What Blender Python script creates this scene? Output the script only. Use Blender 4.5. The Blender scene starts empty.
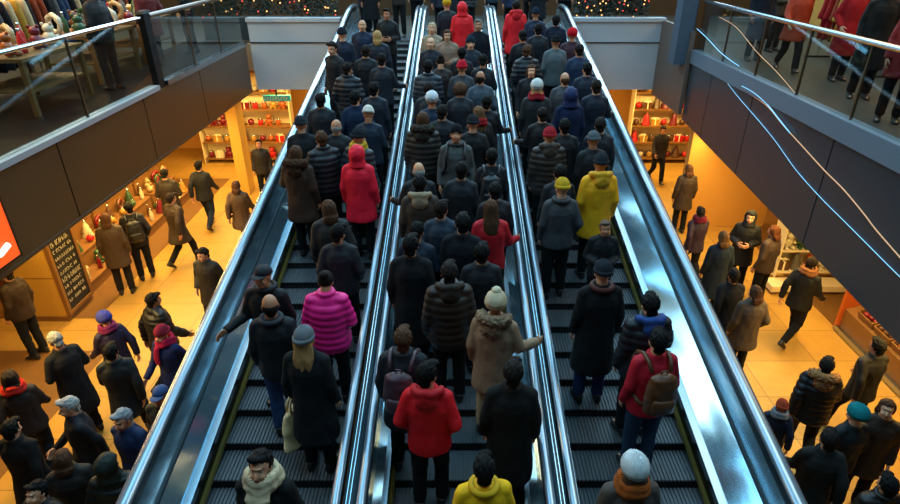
import bpy, bmesh, math, random
import numpy as np
from mathutils import Vector, Matrix, Euler, noise
random.seed(7)
R = math.radians
scene = bpy.context.scene
COL = scene.collection

# ---------------------------------------------------------------- camera
CAM_Z = 5.7
PITCH = R(27.9)
FPX = 590.0
cam_d = bpy.data.cameras.new('camera'); cam = bpy.data.objects.new('camera', cam_d); COL.objects.link(cam)
cam.location = (0, 0, CAM_Z); cam.rotation_euler = (R(90) - PITCH, 0, 0)
cam_d.sensor_width = 36; cam_d.lens = FPX / 900 * 36; cam_d.shift_x = -6 / 900
cam_d.clip_start = 0.05
scene.camera = cam

# ---------------------------------------------------------------- world, exposure
w = bpy.data.worlds.new('world'); scene.world = w; w.use_nodes = True
w.node_tree.nodes['Background'].inputs[0].default_value = (0.25, 0.5, 0.75, 1)
w.node_tree.nodes['Background'].inputs[1].default_value = 0.05
vs = scene.view_settings
vs.view_transform = 'Standard'; vs.look = 'None'; vs.gamma = 1; vs.use_curve_mapping = False
vs.exposure = 0.1
scene.cycles.use_denoising = True
scene.cycles.max_bounces = 6

# ---------------------------------------------------------------- large lights
def area(name, loc, size, power, color, rot=(0, 0, 0), spread=180):
    d = bpy.data.lights.new(name, 'AREA'); d.shape = 'RECTANGLE'; d.size, d.size_y = size
    d.energy = power; d.color = color; d.spread = R(spread)
    o = bpy.data.objects.new(name, d); o.location = loc; o.rotation_euler = rot; COL.objects.link(o)
    return o
# cool unseen atrium ceiling lights, sized and placed to reflect in the steel
COOL = (0.26, 0.68, 1.0); WHITE = (0.62, 0.88, 1.0)
for i in range(7):
    y = 1.5 + 4.0 * i
    area('unseen_atrium_light', (-4.2, y, 10.6), (4.6, 3.3), 190, COOL if i % 2 else WHITE)
    area('unseen_atrium_light', (4.2, y + .9, 10.6), (4.6, 3.3), 190, WHITE if i % 2 else COOL)
    if i < 5: area('unseen_atrium_light', (0.0, y + 1.6, 11.0), (1.8, 3.0), 75, COOL)
# unseen far-end lights added to reflect brightly in the steel decks
for i in range(5):
    area('added_end_light', (-6.4 + 3.2 * i, 19.3, 9.0), (2.8, 5.0), 260, (.42, .78, 1.0) if i % 2 else (.72, .9, 1.0), (R(-90), 0, 0))
WARM = (1.0, 0.66, 0.20)
# warm ceiling fittings under the two galleries
for y in (5.2, 7.6, 10.0, 12.4):
    area('soffit_light', (-5.6, y, 2.5), (1.2, .5), 60, WARM)
    area('soffit_light', (5.9, y, 2.5), (1.2, .5), 60, WARM)
# warm spots at the gallery edges washing the atrium floor on both sides
for y in (6.0, 8.5, 11.0):
    area('edge_light', (-5.0, y, 2.5), (.25, 1.6), 52, WARM, (0, R(-35), 0))
    area('edge_light', (5.2, y, 2.1), (.25, 1.6), 52, WARM, (0, R(35), 0))
for y in (9.9, 11.6, 13.2):
    area('display_light', (-6.2, y, 2.5), (.5, 1.2), 75, WARM, (0, R(25), 0))
for x in (-5.9, -3.9, 3.9, 6.0):
    area('far_shop_light', (x, 15.2, 2.45), (1.6, .5), 90, WARM)
# warm shop lighting upstairs
for y in (8.0, 12.0):
    area('upper_shop_light', (-7.6, y, 7.2), (1.5, 2.5), 190, (1.0, .66, .32))
    area('upper_shop_light', (7.6, y, 7.2), (1.5, 2.5), 90, (1.0, .60, .28))

# ---------------------------------------------------------------- materials
def lin(h):
    h = h.lstrip('#'); v = [int(h[i:i+2], 16) / 255 for i in (0, 2, 4)]
    return tuple(c / 12.92 if c <= .04045 else ((c + .055) / 1.055) ** 2.4 for c in v) + (1,)
def mat(name, color=None, rough=.6, metal=0, bump=None, var=.0, emit=None, trans=0, spec=.5, vscale=20, stretch=(1, 1, 1), coat=0, sheen=0):
    """color None: the colour comes from the object's own colour (dye of the garment, paint of the goods)."""
    m = bpy.data.materials.new(name); m.use_nodes = True
    nt = m.node_tree; b = nt.nodes['Principled BSDF']; L = nt.links
    b.inputs['Roughness'].default_value = rough; b.inputs['Metallic'].default_value = metal
    b.inputs['Specular IOR Level'].default_value = spec
    b.inputs['Transmission Weight'].default_value = trans
    b.inputs['Coat Weight'].default_value = coat
    b.inputs['Sheen Weight'].default_value = sheen
    tc = nt.nodes.new('ShaderNodeTexCoord'); mp = nt.nodes.new('ShaderNodeMapping'); mp.inputs['Scale'].default_value = stretch
    L.new(tc.outputs['Object'], mp.inputs['Vector'])
    if color is None:
        src = nt.nodes.new('ShaderNodeObjectInfo').outputs['Color']
    else:
        c = nt.nodes.new('ShaderNodeRGB'); c.outputs[0].default_value = lin(color) if isinstance(color, str) else color
        src = c.outputs[0]
    if var:
        n = nt.nodes.new('ShaderNodeTexNoise'); n.inputs['Scale'].default_value = vscale; n.inputs['Detail'].default_value = 4
        L.new(mp.outputs[0], n.inputs['Vector'])
        mr = nt.nodes.new('ShaderNodeMapRange'); mr.inputs[3].default_value = 1 - var; mr.inputs[4].default_value = 1 + var
        L.new(n.outputs[0], mr.inputs[0])
        mx = nt.nodes.new('ShaderNodeVectorMath'); mx.operation = 'SCALE'
        L.new(src, mx.inputs[0]); L.new(mr.outputs[0], mx.inputs['Scale']); src = mx.outputs[0]
    L.new(src, b.inputs['Base Color'])
    if emit:
        L.new(src, b.inputs['Emission Color']); b.inputs['Emission Strength'].default_value = emit
    if bump:
        kind, sc, st = bump
        t = nt.nodes.new('ShaderNodeTexNoise' if kind == 'noise' else 'ShaderNodeTexWave')
        t.inputs['Scale'].default_value = sc
        L.new(mp.outputs[0], t.inputs['Vector'])
        if kind != 'noise': t.bands_direction = {'x': 'X', 'y': 'Y', 'z': 'Z'}[kind]
        bp = nt.nodes.new('ShaderNodeBump'); bp.inputs['Strength'].default_value = st; bp.inputs['Distance'].default_value = .01
        L.new(t.outputs[0], bp.inputs['Height']); L.new(bp.outputs[0], b.inputs['Normal'])
    return m
M = {}
M['wool'] = mat('wool_cloth', None, .9, bump=('noise', 120, .35), var=.18, vscale=9, spec=.25)
M['puffer'] = mat('quilted_nylon', None, .5, bump=('noise', 30, .3), var=.1, spec=.35)
M['shell'] = mat('jacket_shell', None, .7, bump=('noise', 22, .35), var=.12, spec=.3)
M['denim'] = mat('trouser_cloth', None, .9, bump=('noise', 25, .4), var=.2, spec=.2)
M['knit'] = mat('knitted_wool', None, .95, bump=('z', 45, .6), var=.15, spec=.2)
M['fur'] = mat('fur_trim', None, .95, bump=('noise', 140, .9), var=.35, vscale=60, spec=.2)
M['hair'] = mat('hair', None, .75, bump=('noise', 60, .6), var=.3, vscale=40, stretch=(3, 3, .4), spec=.15)
M['leather'] = mat('leather', None, .45, bump=('noise', 70, .3), var=.2, spec=.45)
M['skin'] = mat('skin', None, .55, bump=('noise', 150, .1), var=.06, spec=.35)
M['eye'] = mat('eye_white', '#b3a698', .5); M['iris'] = mat('iris', '#2a1d14', .2)
M['lip'] = mat('lips', '#9c4a40', .5); M['brow'] = mat('brow_hair', '#4a3426', .8)
M['rubber'] = mat('shoe_rubber', None, .6, var=.1)
M['steel'] = mat('brushed_steel', (.50, .60, .66, 1), .24, 1, bump=('noise', 3.0, .25), var=.12, vscale=2, stretch=(6, .5, 6))
M['deck'] = mat('polished_steel_deck', (.58, .80, .90, 1), .2, .9, bump=('noise', 2.2, .5), var=.1, vscale=2, stretch=(2, .6, 2))
M['handrail'] = mat('handrail_rubber', (.30, .35, .40, 1), .2, .6, spec=.7, coat=.5)
M['dark_trim'] = mat('dark_trim', '#0b0d10', .4)
M['skirt'] = mat('skirt_panel', '#15181b', .35, .5)
M['brush'] = mat('yellow_brush', '#6b5a1e', .9, var=.2)
M['tread'] = mat('step_tread', (.075, .08, .085, 1), .55, .3, var=.25, vscale=14)
M['riser'] = mat('step_riser', '#0c0d0f', .6, .3)
M['goods'] = mat('painted_goods', None, .35, var=.12, spec=.5)
M['wood'] = mat('oak_board', '#7a5228', .5, var=.25, vscale=8, stretch=(1, 8, 8), bump=('noise', 20, .1))
M['cream'] = mat('cream_paint', '#d9c49a', .7, var=.05)
M['yellowwall'] = mat('ochre_wall', '#c08a3e', .7, var=.06, vscale=3)
M['pillar'] = mat('pillar_panel', '#c99a42', .45, var=.05)
M['greywall'] = mat('grey_wall', '#a3b0b8', .6, var=.05, vscale=2)
M['bronze'] = mat('bronze_fascia', '#4f3823', .3, .0, var=.12, vscale=2)
M['slate'] = mat('slate_fascia', '#2a3942', .28, .0, var=.12, vscale=2)
M['railmetal'] = mat('rail_metal', '#a9b4bc', .25, 1)
M['channel'] = mat('painted_channel', '#5b6d7c', .35)
M['column'] = mat('column_panel', '#3f5263', .45)
M['lightrail'] = mat('light_metal_channel', '#aeb8c0', .35, .5)
M['chrome'] = mat('chrome', '#c9d2da', .16, 1)
M['chalk'] = mat('chalkboard', '#14110f', .7, var=.2, vscale=6)
M['chalkline'] = mat('chalk', '#b9b09a', .9)
M['leaf'] = mat('conifer_leaf', '#10231a', .7, var=.4, vscale=6)
M['fairy'] = mat('fairy_light', (1, .5, .15, 1), emit=1.6)
M['redlight'] = mat('red_light', (1, .08, .05, 1), emit=.9)
M['coolstreak'] = mat('cool_reflection', (.25, .62, .9, 1), emit=.55)  # glow stands in for light reflected by the right fascia
M['warmstreak'] = mat('warm_reflection', (1, .5, .25, 1), emit=.14)  # warm reflected light put in as a faint glow
M['signorange'] = mat('lit_orange_sign', '#e8501a', .4, emit=1.0)
M['signwhite'] = mat('lit_white_letter', '#fff0dc', .4, emit=1.5)
M['signteal'] = mat('lit_teal_sign', '#1f8f88', .4, emit=.5)
M['counter'] = mat('white_counter', '#d8c8a4', .5)
M['upfloor'] = mat('upper_floor', '#4d463e', .4, var=.15, vscale=4)
M['black'] = mat('black_plastic', '#0c0c0d', .5)
def glass_mat():
    m = bpy.data.materials.new('railing_glass'); m.use_nodes = True
    nt = m.node_tree; nt.nodes.clear()
    out = nt.nodes.new('ShaderNodeOutputMaterial'); g = nt.nodes.new('ShaderNodeBsdfGlossy'); t = nt.nodes.new('ShaderNodeBsdfTransparent')
    t.inputs[0].default_value = (.78, .86, .86, 1); g.inputs['Roughness'].default_value = .03
    fr = nt.nodes.new('ShaderNodeFresnel')
    ge = nt.nodes.new('ShaderNodeNewGeometry'); io = nt.nodes.new('ShaderNodeMapRange')
    io.inputs[3].default_value = 1.5; io.inputs[4].default_value = 1 / 1.5     # same reflection from either side of the pane
    nt.links.new(ge.outputs['Backfacing'], io.inputs[0]); nt.links.new(io.outputs[0], fr.inputs[0])
    mx = nt.nodes.new('ShaderNodeMixShader')
    nt.links.new(fr.outputs[0], mx.inputs[0]); nt.links.new(t.outputs[0], mx.inputs[1]); nt.links.new(g.outputs[0], mx.inputs[2])
    nt.links.new(mx.outputs[0], out.inputs[0])
    return m
M['glass'] = glass_mat()
def floor_mat():
    m = mat('stone_tile_floor', '#b08d58', .42, var=0)
    nt = m.node_tree; b = nt.nodes['Principled BSDF']; L = nt.links
    tc = nt.nodes.new('ShaderNodeTexCoord')
    br = nt.nodes.new('ShaderNodeTexBrick'); br.offset = 0
    br.inputs['Scale'].default_value = 1; br.inputs['Brick Width'].default_value = 1.1; br.inputs['Row Height'].default_value = .8
    br.inputs['Mortar Size'].default_value = .006
    br.inputs['Color1'].default_value = lin('#b3893f'); br.inputs['Color2'].default_value = lin('#a57b34'); br.inputs['Mortar'].default_value = lin('#6b4f2a')
    n = nt.nodes.new('ShaderNodeTexNoise'); n.inputs['Scale'].default_value = 5; n.inputs['Detail'].default_value = 6
    mr = nt.nodes.new('ShaderNodeMapRange'); mr.inputs[3].default_value = .8; mr.inputs[4].default_value = 1.15
    sc = nt.nodes.new('ShaderNodeVectorMath'); sc.operation = 'SCALE'
    L.new(tc.outputs['Object'], br.inputs['Vector']); L.new(tc.outputs['Object'], n.inputs['Vector'])
    L.new(n.outputs[0], mr.inputs[0]); L.new(br.outputs['Color'], sc.inputs[0]); L.new(mr.outputs[0], sc.inputs['Scale'])
    L.new(sc.outputs[0], b.inputs['Base Color'])
    return m
M['floor'] = floor_mat()
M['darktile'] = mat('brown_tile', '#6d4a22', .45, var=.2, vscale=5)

# ---------------------------------------------------------------- mesh helpers
class MB:
    def __init__(s): s.v = []; s.f = []; s.m = []
    def add(s, vs, fs, mi=0):
        o = len(s.v); s.v += [tuple(v) for v in vs]; s.f += [tuple(i + o for i in f) for f in fs]; s.m += [mi] * len(fs); return s
    def box(s, a, b, mi=0):
        (x0, y0, z0), (x1, y1, z1) = a, b
        vs = [(x0,y0,z0),(x1,y0,z0),(x1,y1,z0),(x0,y1,z0),(x0,y0,z1),(x1,y0,z1),(x1,y1,z1),(x0,y1,z1)]
        return s.add(vs, [(3,2,1,0),(4,5,6,7),(0,1,5,4),(1,2,6,5),(2,3,7,6),(3,0,4,7)], mi)
    def loft(s, rings, n=16, mi=0):
        """rings: (centre, u, v) with u x v along the travel"""
        vs = []; fs = []
        for c, u, v in rings:
            c, u, v = Vector(c), Vector(u), Vector(v)
            for k in range(n):
                a = 2 * math.pi * k / n; vs.append(c + u * math.cos(a) + v * math.sin(a))
        N = len(rings)
        for i in range(N - 1):
            for k in range(n):
                k2 = (k + 1) % n; fs.append((i*n+k, i*n+k2, (i+1)*n+k2, (i+1)*n+k))
        fs.append(tuple(reversed(range(n)))); fs.append(tuple((N-1)*n + k for k in range(n)))
        return s.add(vs, fs, mi)
    def lathe(s, prof, c=(0, 0, 0), n=14, mi=0):
        return s.loft([((c[0], c[1], c[2] + z), (r, 0, 0), (0, r, 0)) for r, z in prof], n, mi)
    def cap(s, p0, p1, r0, r1, flat=False, n=12, mi=0):
        p0, p1 = Vector(p0), Vector(p1); d = (p1 - p0).normalized()
        u = d.orthogonal().normalized(); v = d.cross(u)
        rings = []
        for t in (-.98, -.8, -.45): rings.append((p0 + d * r0 * t, u * r0 * math.sqrt(1 - t*t), v * r0 * math.sqrt(1 - t*t)))
        rings.append((p0, u * r0, v * r0)); rings.append((p1, u * r1, v * r1))
        if not flat:
            for t in (.45, .8, .98): rings.append((p1 + d * r1 * t, u * r1 * math.sqrt(1 - t*t), v * r1 * math.sqrt(1 - t*t)))
        return s.loft(rings, n, mi)
    def ell(s, c, a, fn=None, nu=20, nv=14, rot=None, mi=0):
        c = Vector(c); vs = []; fs = []
        for j in range(nv + 1):
            th = -math.pi / 2 + math.pi * j / nv
            if j in (0, nv): th *= .999
            for i in range(nu):
                ph = 2 * math.pi * i / nu
                d = Vector((math.cos(th) * math.cos(ph), math.cos(th) * math.sin(ph), math.sin(th)))
                k = fn(d) if fn else 1
                p = Vector((d.x * a[0] * k, d.y * a[1] * k, d.z * a[2] * k))
                if rot: p = rot @ p
                vs.append(c + p)
        for j in range(nv):
            for i in range(nu):
                i2 = (i + 1) % nu; fs.append((j*nu+i, j*nu+i2, (j+1)*nu+i2, (j+1)*nu+i))
        fs.append(tuple(reversed(range(nu)))); fs.append(tuple(nv*nu + i for i in range(nu)))
        return s.add(vs, fs, mi)
    def tube(s, pts, r, n=8, closed=False, mi=0):
        pts = [Vector(p) for p in pts]; N = len(pts); rings = []
        pu = None
        for i, p in enumerate(pts):
            a = pts[(i - 1) % N] if closed or i > 0 else p
            b = pts[(i + 1) % N] if closed or i < N - 1 else p
            d = (b - a).normalized()
            u = d.orthogonal().normalized() if pu is None else (pu - d * pu.dot(d)).normalized()
            pu = u; v = d.cross(u); rr = r[i] if isinstance(r, (list, tuple)) else r
            rings.append((p, u * rr, v * rr))
        if closed:
            vs = []; fs = []
            for c, u, v in rings:
                for k in range(n):
                    a = 2 * math.pi * k / n; vs.append(c + u * math.cos(a) + v * math.sin(a))
            for i in range(N):
                j = (i + 1) % N
                for k in range(n):
                    k2 = (k + 1) % n; fs.append((i*n+k, i*n+k2, j*n+k2, j*n+k))
            return s.add(vs, fs, mi)
        return s.loft(rings, n, mi)
    def extrude(s, prof, path, mi=0):
        """prof: closed ring of (x, h); path: (y, z) points; a solid bar along the path"""
        vs = []; fs = []; n = len(prof)
        for y, z in path:
            for x, h in prof: vs.append((x, y, z + h))
        for i in range(len(path) - 1):
            for k in range(n):
                k2 = (k + 1) % n; fs.append((i*n+k, (i+1)*n+k, (i+1)*n+k2, i*n+k2))
        fs.append(tuple(range(n))); fs.append(tuple(reversed([(len(path)-1)*n + k for k in range(n)])))
        return s.add(vs, fs, mi)
    def mesh(s, name, mats, smooth=False, fix=True):
        me = bpy.data.meshes.new(name); me.from_pydata(s.v, [], s.f)
        for m in (mats if isinstance(mats, (list, tuple)) else [mats]): me.materials.append(m)
        if len(set(s.m)) > 1: me.polygons.foreach_set('material_index', s.m)
        if fix:
            bm = bmesh.new(); bm.from_mesh(me); bmesh.ops.recalc_face_normals(bm, faces=bm.faces); bm.to_mesh(me); bm.free()
        if smooth: me.polygons.foreach_set('use_smooth', [True] * len(me.polygons))
        me.update(); return me
def link(name, me, parent=None, loc=None, rot=None, color=None):
    o = bpy.data.objects.new(name, me); COL.objects.link(o)
    if parent: o.parent = parent
    if loc: o.location = loc
    if rot: o.rotation_euler = rot
    if color: o.color = color
    return o
def build(mb, name, m, parent=None, smooth=False, **kw): return link(name, mb.mesh(name, m, smooth), parent, **kw)
def empty(name, loc=(0, 0, 0), rz=0):
    o = bpy.data.objects.new(name, None); COL.objects.link(o); o.location = loc; o.rotation_euler = (0, 0, rz); return o
def tag(o, label=None, cat=None, group=None, kind=None):
    if label: o['label'] = label
    if cat: o['category'] = cat
    if group: o['group'] = group
    if kind: o['kind'] = kind
    return o
def struct(name, mb, m, label=None, parent=None):
    o = build(mb, name, m, parent)
    if not parent: tag(o, label, None, None, 'structure')
    return o
def copy_tree(o, parent=None):
    c = o.copy(); COL.objects.link(c); c.parent = parent
    for ch in o.children: copy_tree(ch, c)
    return c
def ray(px, py):
    r = (px - 456) / FPX; u = (252 - py) / FPX
    return Vector((r, math.cos(PITCH) + u * math.sin(PITCH), -math.sin(PITCH) + u * math.cos(PITCH)))
def at_z(px, py, z):
    d = ray(px, py); t = (z - CAM_Z) / d.z; return Vector((0, 0, CAM_Z)) + d * t
def at_x(px, py, x):
    d = ray(px, py); t = x / d.x; return Vector((0, 0, CAM_Z)) + d * t
def at_y(px, py, y):
    d = ray(px, py); t = y / d.y; return Vector((0, 0, CAM_Z)) + d * t
# ================================================================ the setting
UP = 3.6            # upper floor level
struct('floor', MB().box((-14, -6, -.2), (14, 22, 0)), M['floor'])
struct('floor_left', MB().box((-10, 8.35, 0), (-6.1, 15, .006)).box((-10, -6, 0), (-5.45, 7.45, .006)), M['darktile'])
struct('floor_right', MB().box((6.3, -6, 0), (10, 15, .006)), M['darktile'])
struct('wall_left', MB().box((-10.2, -2, 0), (-10, 20, 12)), M['yellowwall'])
struct('wall_right', MB().box((10, -2, 0), (10.2, 20, 12)), M['yellowwall'])
struct('wall_back', MB().box((-10, 19.8, UP), (10, 20, 12)), M['bronze'])
struct('ceiling', MB().box((-10.2, -4, 12), (10.2, 20, 12.2)), M['greywall'])
struct('slab_left', MB().box((-10, -2, 2.6), (-4.85, 14.2, UP - .02)), M['cream'])
struct('slab_right', MB().box((4.85, -2, 2.6), (10, 14.2, UP - .02)), M['cream'])
struct('slab_far', MB().box((-10, 15.42, 2.95), (10, 19.8, UP - .02)).box((-10, 14.42, 2.95), (-2.6, 15.42, UP - .02)).box((2.6, 14.42, 2.95), (10, 15.42, UP - .02)), M['cream'])
struct('floor_upper_left', MB().box((-10, -2, UP - .02), (-6.3, 14.4, UP)), M['upfloor'])
struct('floor_upper_left_edge', MB().box((-6.3, -2, UP - .02), (-4.85, 14.4, UP)), M['skirt'])
struct('floor_upper_right', MB().box((4.85, -2, UP - .02), (10, 14.4, UP)), M['upfloor'])
struct('floor_upper_far', MB().box((-10, 15.42, UP - .02), (10, 19.8, UP)).box((-10, 14.42, UP - .02), (-2.6, 15.42, UP)).box((2.6, 14.42, UP - .02), (10, 15.42, UP)), M['upfloor'])
struct('wall_far_left', MB().box((-4.72, 14.2, 2.55), (-2.62, 14.4, 4.08)).box((-4.74, 14.16, 4.06), (-2.62, 14.42, 4.14)), M['greywall'])
struct('wall_far_right', MB().box((2.62, 14.2, 2.55), (4.72, 14.4, 4.08)).box((2.62, 14.16, 4.06), (4.74, 14.42, 4.14)), M['greywall'])
struct('trim_1', MB().box((-4.72, 14.18, 3.6), (-2.62, 14.205, 3.63)).box((2.62, 14.18, 3.6), (4.72, 14.205, 3.63)), M['railmetal'])
# side walls of the far ground shop
struct('wall_shop_back', MB().box((-10, 17.6, 0), (10, 17.8, 2.95)), M['yellowwall'])
# fascias
fl = empty('wall_gallery_left', (0, 0, 0)); tag(fl, kind='structure')
ys = [-2, .2, 2.4, 4.6, 6.8, 9.0, 11.2, 13.95]
for a, b in zip(ys, ys[1:]):
    build(MB().box((-4.85, a + .012, 2.6), (-4.75, b - .012, 3.575)), 'panel', M['bronze'], fl)
build(MB().box((-4.84, -2, 2.61), (-4.78, 13.95, 3.6)), 'backing', M['dark_trim'], fl)
build(MB().box((-4.86, -2, 2.56), (-4.74, 13.95, 2.6)), 'ledge', M['bronze'], fl)
fr = empty('wall_gallery_right'); tag(fr, kind='structure')
def zb(y): return CAM_Z - (3.34 + .0694 * (12.26 - y))
ys = [-2, .3, 2.6, 4.9, 7.2, 9.5, 11.2, 12.3]
for a, b in zip(ys, ys[1:]):
    a2, b2 = a + .012, b - .012
    vs = [(4.75, a2, zb(a2)), (4.75, b2, zb(b2)), (4.75, b2, 3.5), (4.75, a2, 3.5), (4.85, a2, zb(a2)), (4.85, b2, zb(b2)), (4.85, b2, 3.5), (4.85, a2, 3.5)]
    build(MB().add(vs, [(0,1,2,3),(7,6,5,4),(0,4,5,1),(1,5,6,2),(2,6,7,3),(3,7,4,0)]), 'panel', M['slate'], fr)
build(MB().box((4.78, -2, 2.4), (4.84, 12.3, 3.6)), 'backing', M['dark_trim'], fr)
# column at the far end of the right gallery, with a blue-grey and a brown cheek
struct('column', MB().box((4.42, 12.4, 3.45), (4.72, 12.75, 9)), M['column'])
struct('wall_return_right', MB().box((4.66, 12.32, 2.45), (4.74, 14.2, 4.1)), mat('taupe_panel', '#5f5750', .5, var=.1, vscale=3))
struct('trim_2', MB().box((4.72, 12.37, 3.3), (4.98, 12.8, 9)), M['bronze'])
struct('wall_pier_right', MB().box((4.95, 12.0, 0), (6.9, 12.2, 2.6)), M['yellowwall'])
struct('wall_pier_left', MB().box((-5.45, 13.85, 0), (-5.2, 14.3, 2.6)), M['pillar'])

# ---------------------------------------------------------------- railings
def railing(x, y0, y1, step, label, base_h, rail_h, rail_r, rail_mat, base_mat, sgn):
    t = empty('glass_railing', (x, (y0 + y1) / 2, UP)); tag(t, label, 'railing')
    def B(mb, n, m, p=t):
        o = build(mb, n, m, p); o.location = (0, 0, 0); return o
    yc = (y0 + y1) / 2
    B(MB().box((-.07 if sgn > 0 else -.09, y0 - yc, -.02 if sgn > 0 else -.1), (.09 if sgn < 0 else .08, y1 - yc, base_h)), 'base_channel', base_mat)
    B(MB().tube([(0, y0 - yc, rail_h), (0, (y0 + y1) / 2 - yc, rail_h), (0, y1 - yc, rail_h)], rail_r, 10), 'handrail', rail_mat)
    n = max(1, round((y1 - y0) / step)); s = (y1 - y0) / n
    for i in range(n):
        a = y0 - yc + i * s
        B(MB().box((-.008, a + .012, base_h), (.008, a + s - .012, rail_h - rail_r * .5)), 'glass_panel', M['glass'])
        if i: B(MB().box((-.016, a - .011, base_h), (.016, a + .011, rail_h - rail_r * .5)), 'joint_clip', M['bronze'])
    return t
railing(-4.8, -2, 9.55, 1.9, 'long glass railing with bright chrome handrail on the left gallery', .05, 1.05, .028, M['chrome'], M['lightrail'], 1)
railing(-4.8, 9.85, 13.95, 1.35, 'short darker glass railing at the far end of the left gallery', .06, 1.05, .04, M['bronze'], M['railmetal'], 1)
p = empty('railing_post', (-4.8, 9.7, UP)); tag(p, 'dark square post where the two left gallery railings meet', 'post')
build(MB().box((-.05, -.1, 0), (.05, .1, 1.1)), 'shaft', M['skirt'], p); build(MB().box((-.06, -.12, 1.1), (.06, .12, 1.14)), 'cap', M['railmetal'], p)
railing(4.8, -2, 12.3, 1.35, 'glass railing with silver handrail on the right gallery', .16, 1.05, .035, M['railmetal'], M['channel'], -1)

# ---------------------------------------------------------------- escalators
TAN = .1965; Z0 = .77; TREAD = .36; RISE = TREAD * TAN; YTOP = 14.4
def ramp_z(y): return UP if y >= YTOP else Z0 + TAN * y
NST = 40
YS0 = YTOP - NST * TREAD
def step_mesh(hw):
    b = MB(); n = 34; g = 2 * hw / n
    b.box((-hw, 0, -.12), (hw, TREAD - .012, -.012), 0)
    for i in range(n):
        b.box((-hw + i * g + .003, .004, -.012), (-hw + i * g + g * .62, TREAD - .014, 0), 0)
    for i in range(n):
        b.box((-hw + i * g + .003, -.008, -.1), (-hw + i * g + g * .62, .003, -.004), 1)
    b.box((-hw, .0, -.03), (hw, .012, -.002), 1)
    return b.mesh('step', [M['tread'], M['riser']], fix=False)
PATH = [(-.2, ramp_z(-.2)), (YTOP, UP), (YTOP + 1.0, UP)]
LANES = {'L': -1.58, 'M': 0.0, 'R': 1.56}
HW = .56
smesh = step_mesh(HW)
def rail_path(h):
    y1 = YTOP - .35
    pts = [(-.2, ramp_z(-.2) + h)]
    k = 12
    for i in range(1, k + 1):
        y = -.2 + (y1 + .2) * i / k; pts.append((y, ramp_z(y) + h))
    pts += [(y1 + .35, UP + h - .01), (y1 + .9, UP + h), (y1 + 1.15, UP + h - .03), (y1 + 1.3, UP + h - .14), (y1 + 1.35, UP + h - .3), (y1 + 1.28, UP + h - .45)]
    return pts
def escalator(key, label):
    cx = LANES[key]
    t = empty('escalator', (cx, 0, 0)); tag(t, label, 'escalator', 'escalators side by side')
    for i in range(NST):
        y = YS0 + i * TREAD
        link('step', smesh, t, (0, y, ramp_z(y) + RISE))
    build(MB().box((-HW, YTOP, UP - .1), (HW, YTOP + .25, UP + .012)), 'comb_plate', M['railmetal'], t)
    build(MB().box((-HW, YTOP + .25, UP - .1), (HW, YTOP + 1.0, UP + .01)), 'landing_plate', M['tread'], t)
    build(MB().extrude([(-HW - .02, -.62), (HW + .02, -.62), (HW + .02, -.2), (-HW - .02, -.2)], PATH), 'truss', M['dark_trim'], t)
    wo = .27 if key == 'L' else .37
    for s in (-1, 1):
        outer = (key == 'L' and s < 0) or (key == 'R' and s > 0)
        F = lambda pr: [(s * x, h) for x, h in pr]
        build(MB().extrude(F([(HW + .005, -.6), (HW + .04, -.6), (HW + .04, .2), (HW + .005, .2)]), PATH), 'skirt', M['skirt'], t)
        build(MB().extrude(F([(HW - .03, .07), (HW + .005, .06), (HW + .005, .10), (HW - .02, .10)]), PATH), 'brush_strip', M['brush'], t)
        if outer:
            build(MB().extrude(F([(HW + .0, .2), (HW + .07, .2), (HW + .07, .27), (HW + .0, .27)]), PATH), 'inner_rail', M['railmetal'], t)
            build(MB().extrude(F([(HW + .07, .25), (HW + wo - .07, .40), (HW + wo - .07, .33), (HW + .07, .18)]), PATH), 'deck', M['deck'], t)
            build(MB().extrude(F([(HW + wo - .082, .395), (HW + wo - .064, .395), (HW + wo - .064, .42), (HW + wo - .082, .42)]), PATH), 'seam_trim', M['dark_trim'], t)
            build(MB().extrude(F([(HW + wo - .07, .37), (HW + wo - .018, .70), (HW + wo, .70), (HW + wo - .05, .33)]), PATH), 'balustrade', M['deck'], t)
            hx, hh = HW + wo, .74
            build(MB().extrude(F([(HW + wo + .01, -.6), (HW + wo + .05, -.6), (HW + wo + .05, .68), (HW + wo + .01, .68)]), PATH), 'cladding', M['bronze'], t)
            build(MB().extrude(F([(HW + wo - .045, .64), (HW + wo + .05, .64), (HW + wo + .05, .705), (HW + wo - .045, .705)]), PATH), 'rail_base', M['dark_trim'], t)
            hr = .058
        else:
            build(MB().extrude(F([(HW + .0, .2), (HW + .05, .2), (HW + .05, .26), (HW + .0, .26)]), PATH), 'inner_rail', M['railmetal'], t)
            build(MB().extrude(F([(HW + .045, .262), (HW + .115, .292), (HW + .122, .66), (HW + .14, .66), (HW + .133, .26), (HW + .05, .20)]), PATH), 'balustrade', M['deck'], t)
            hx, hh = HW + .135, .715
            build(MB().extrude(F([(HW + .10, .63), (HW + .165, .63), (HW + .165, .69), (HW + .10, .69)]), PATH), 'rail_base', M['dark_trim'], t)
            hr = .036
        hp = rail_path(hh)
        b = MB(); n = 10; rings = []
        for i, (y, z) in enumerate(hp):
            a = hp[max(i - 1, 0)]; c = hp[min(i + 1, len(hp) - 1)]
            d = Vector((0, c[0] - a[0], c[1] - a[1])).normalized(); u = Vector((1, 0, 0)); v = d.cross(u)
            rings.append(((s * hx, y, z), u * hr, v * hr * .62))
        b.loft(rings, n); build(b, 'handrail', M['handrail'], t, True)
    return t
escalator('L', 'left escalator with a wide empty step above the man in the cream scarf')
escalator('M', 'middle escalator, the most crowded of the three')
escalator('R', 'right escalator with bare dark steps below the yellow jacket')
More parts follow.
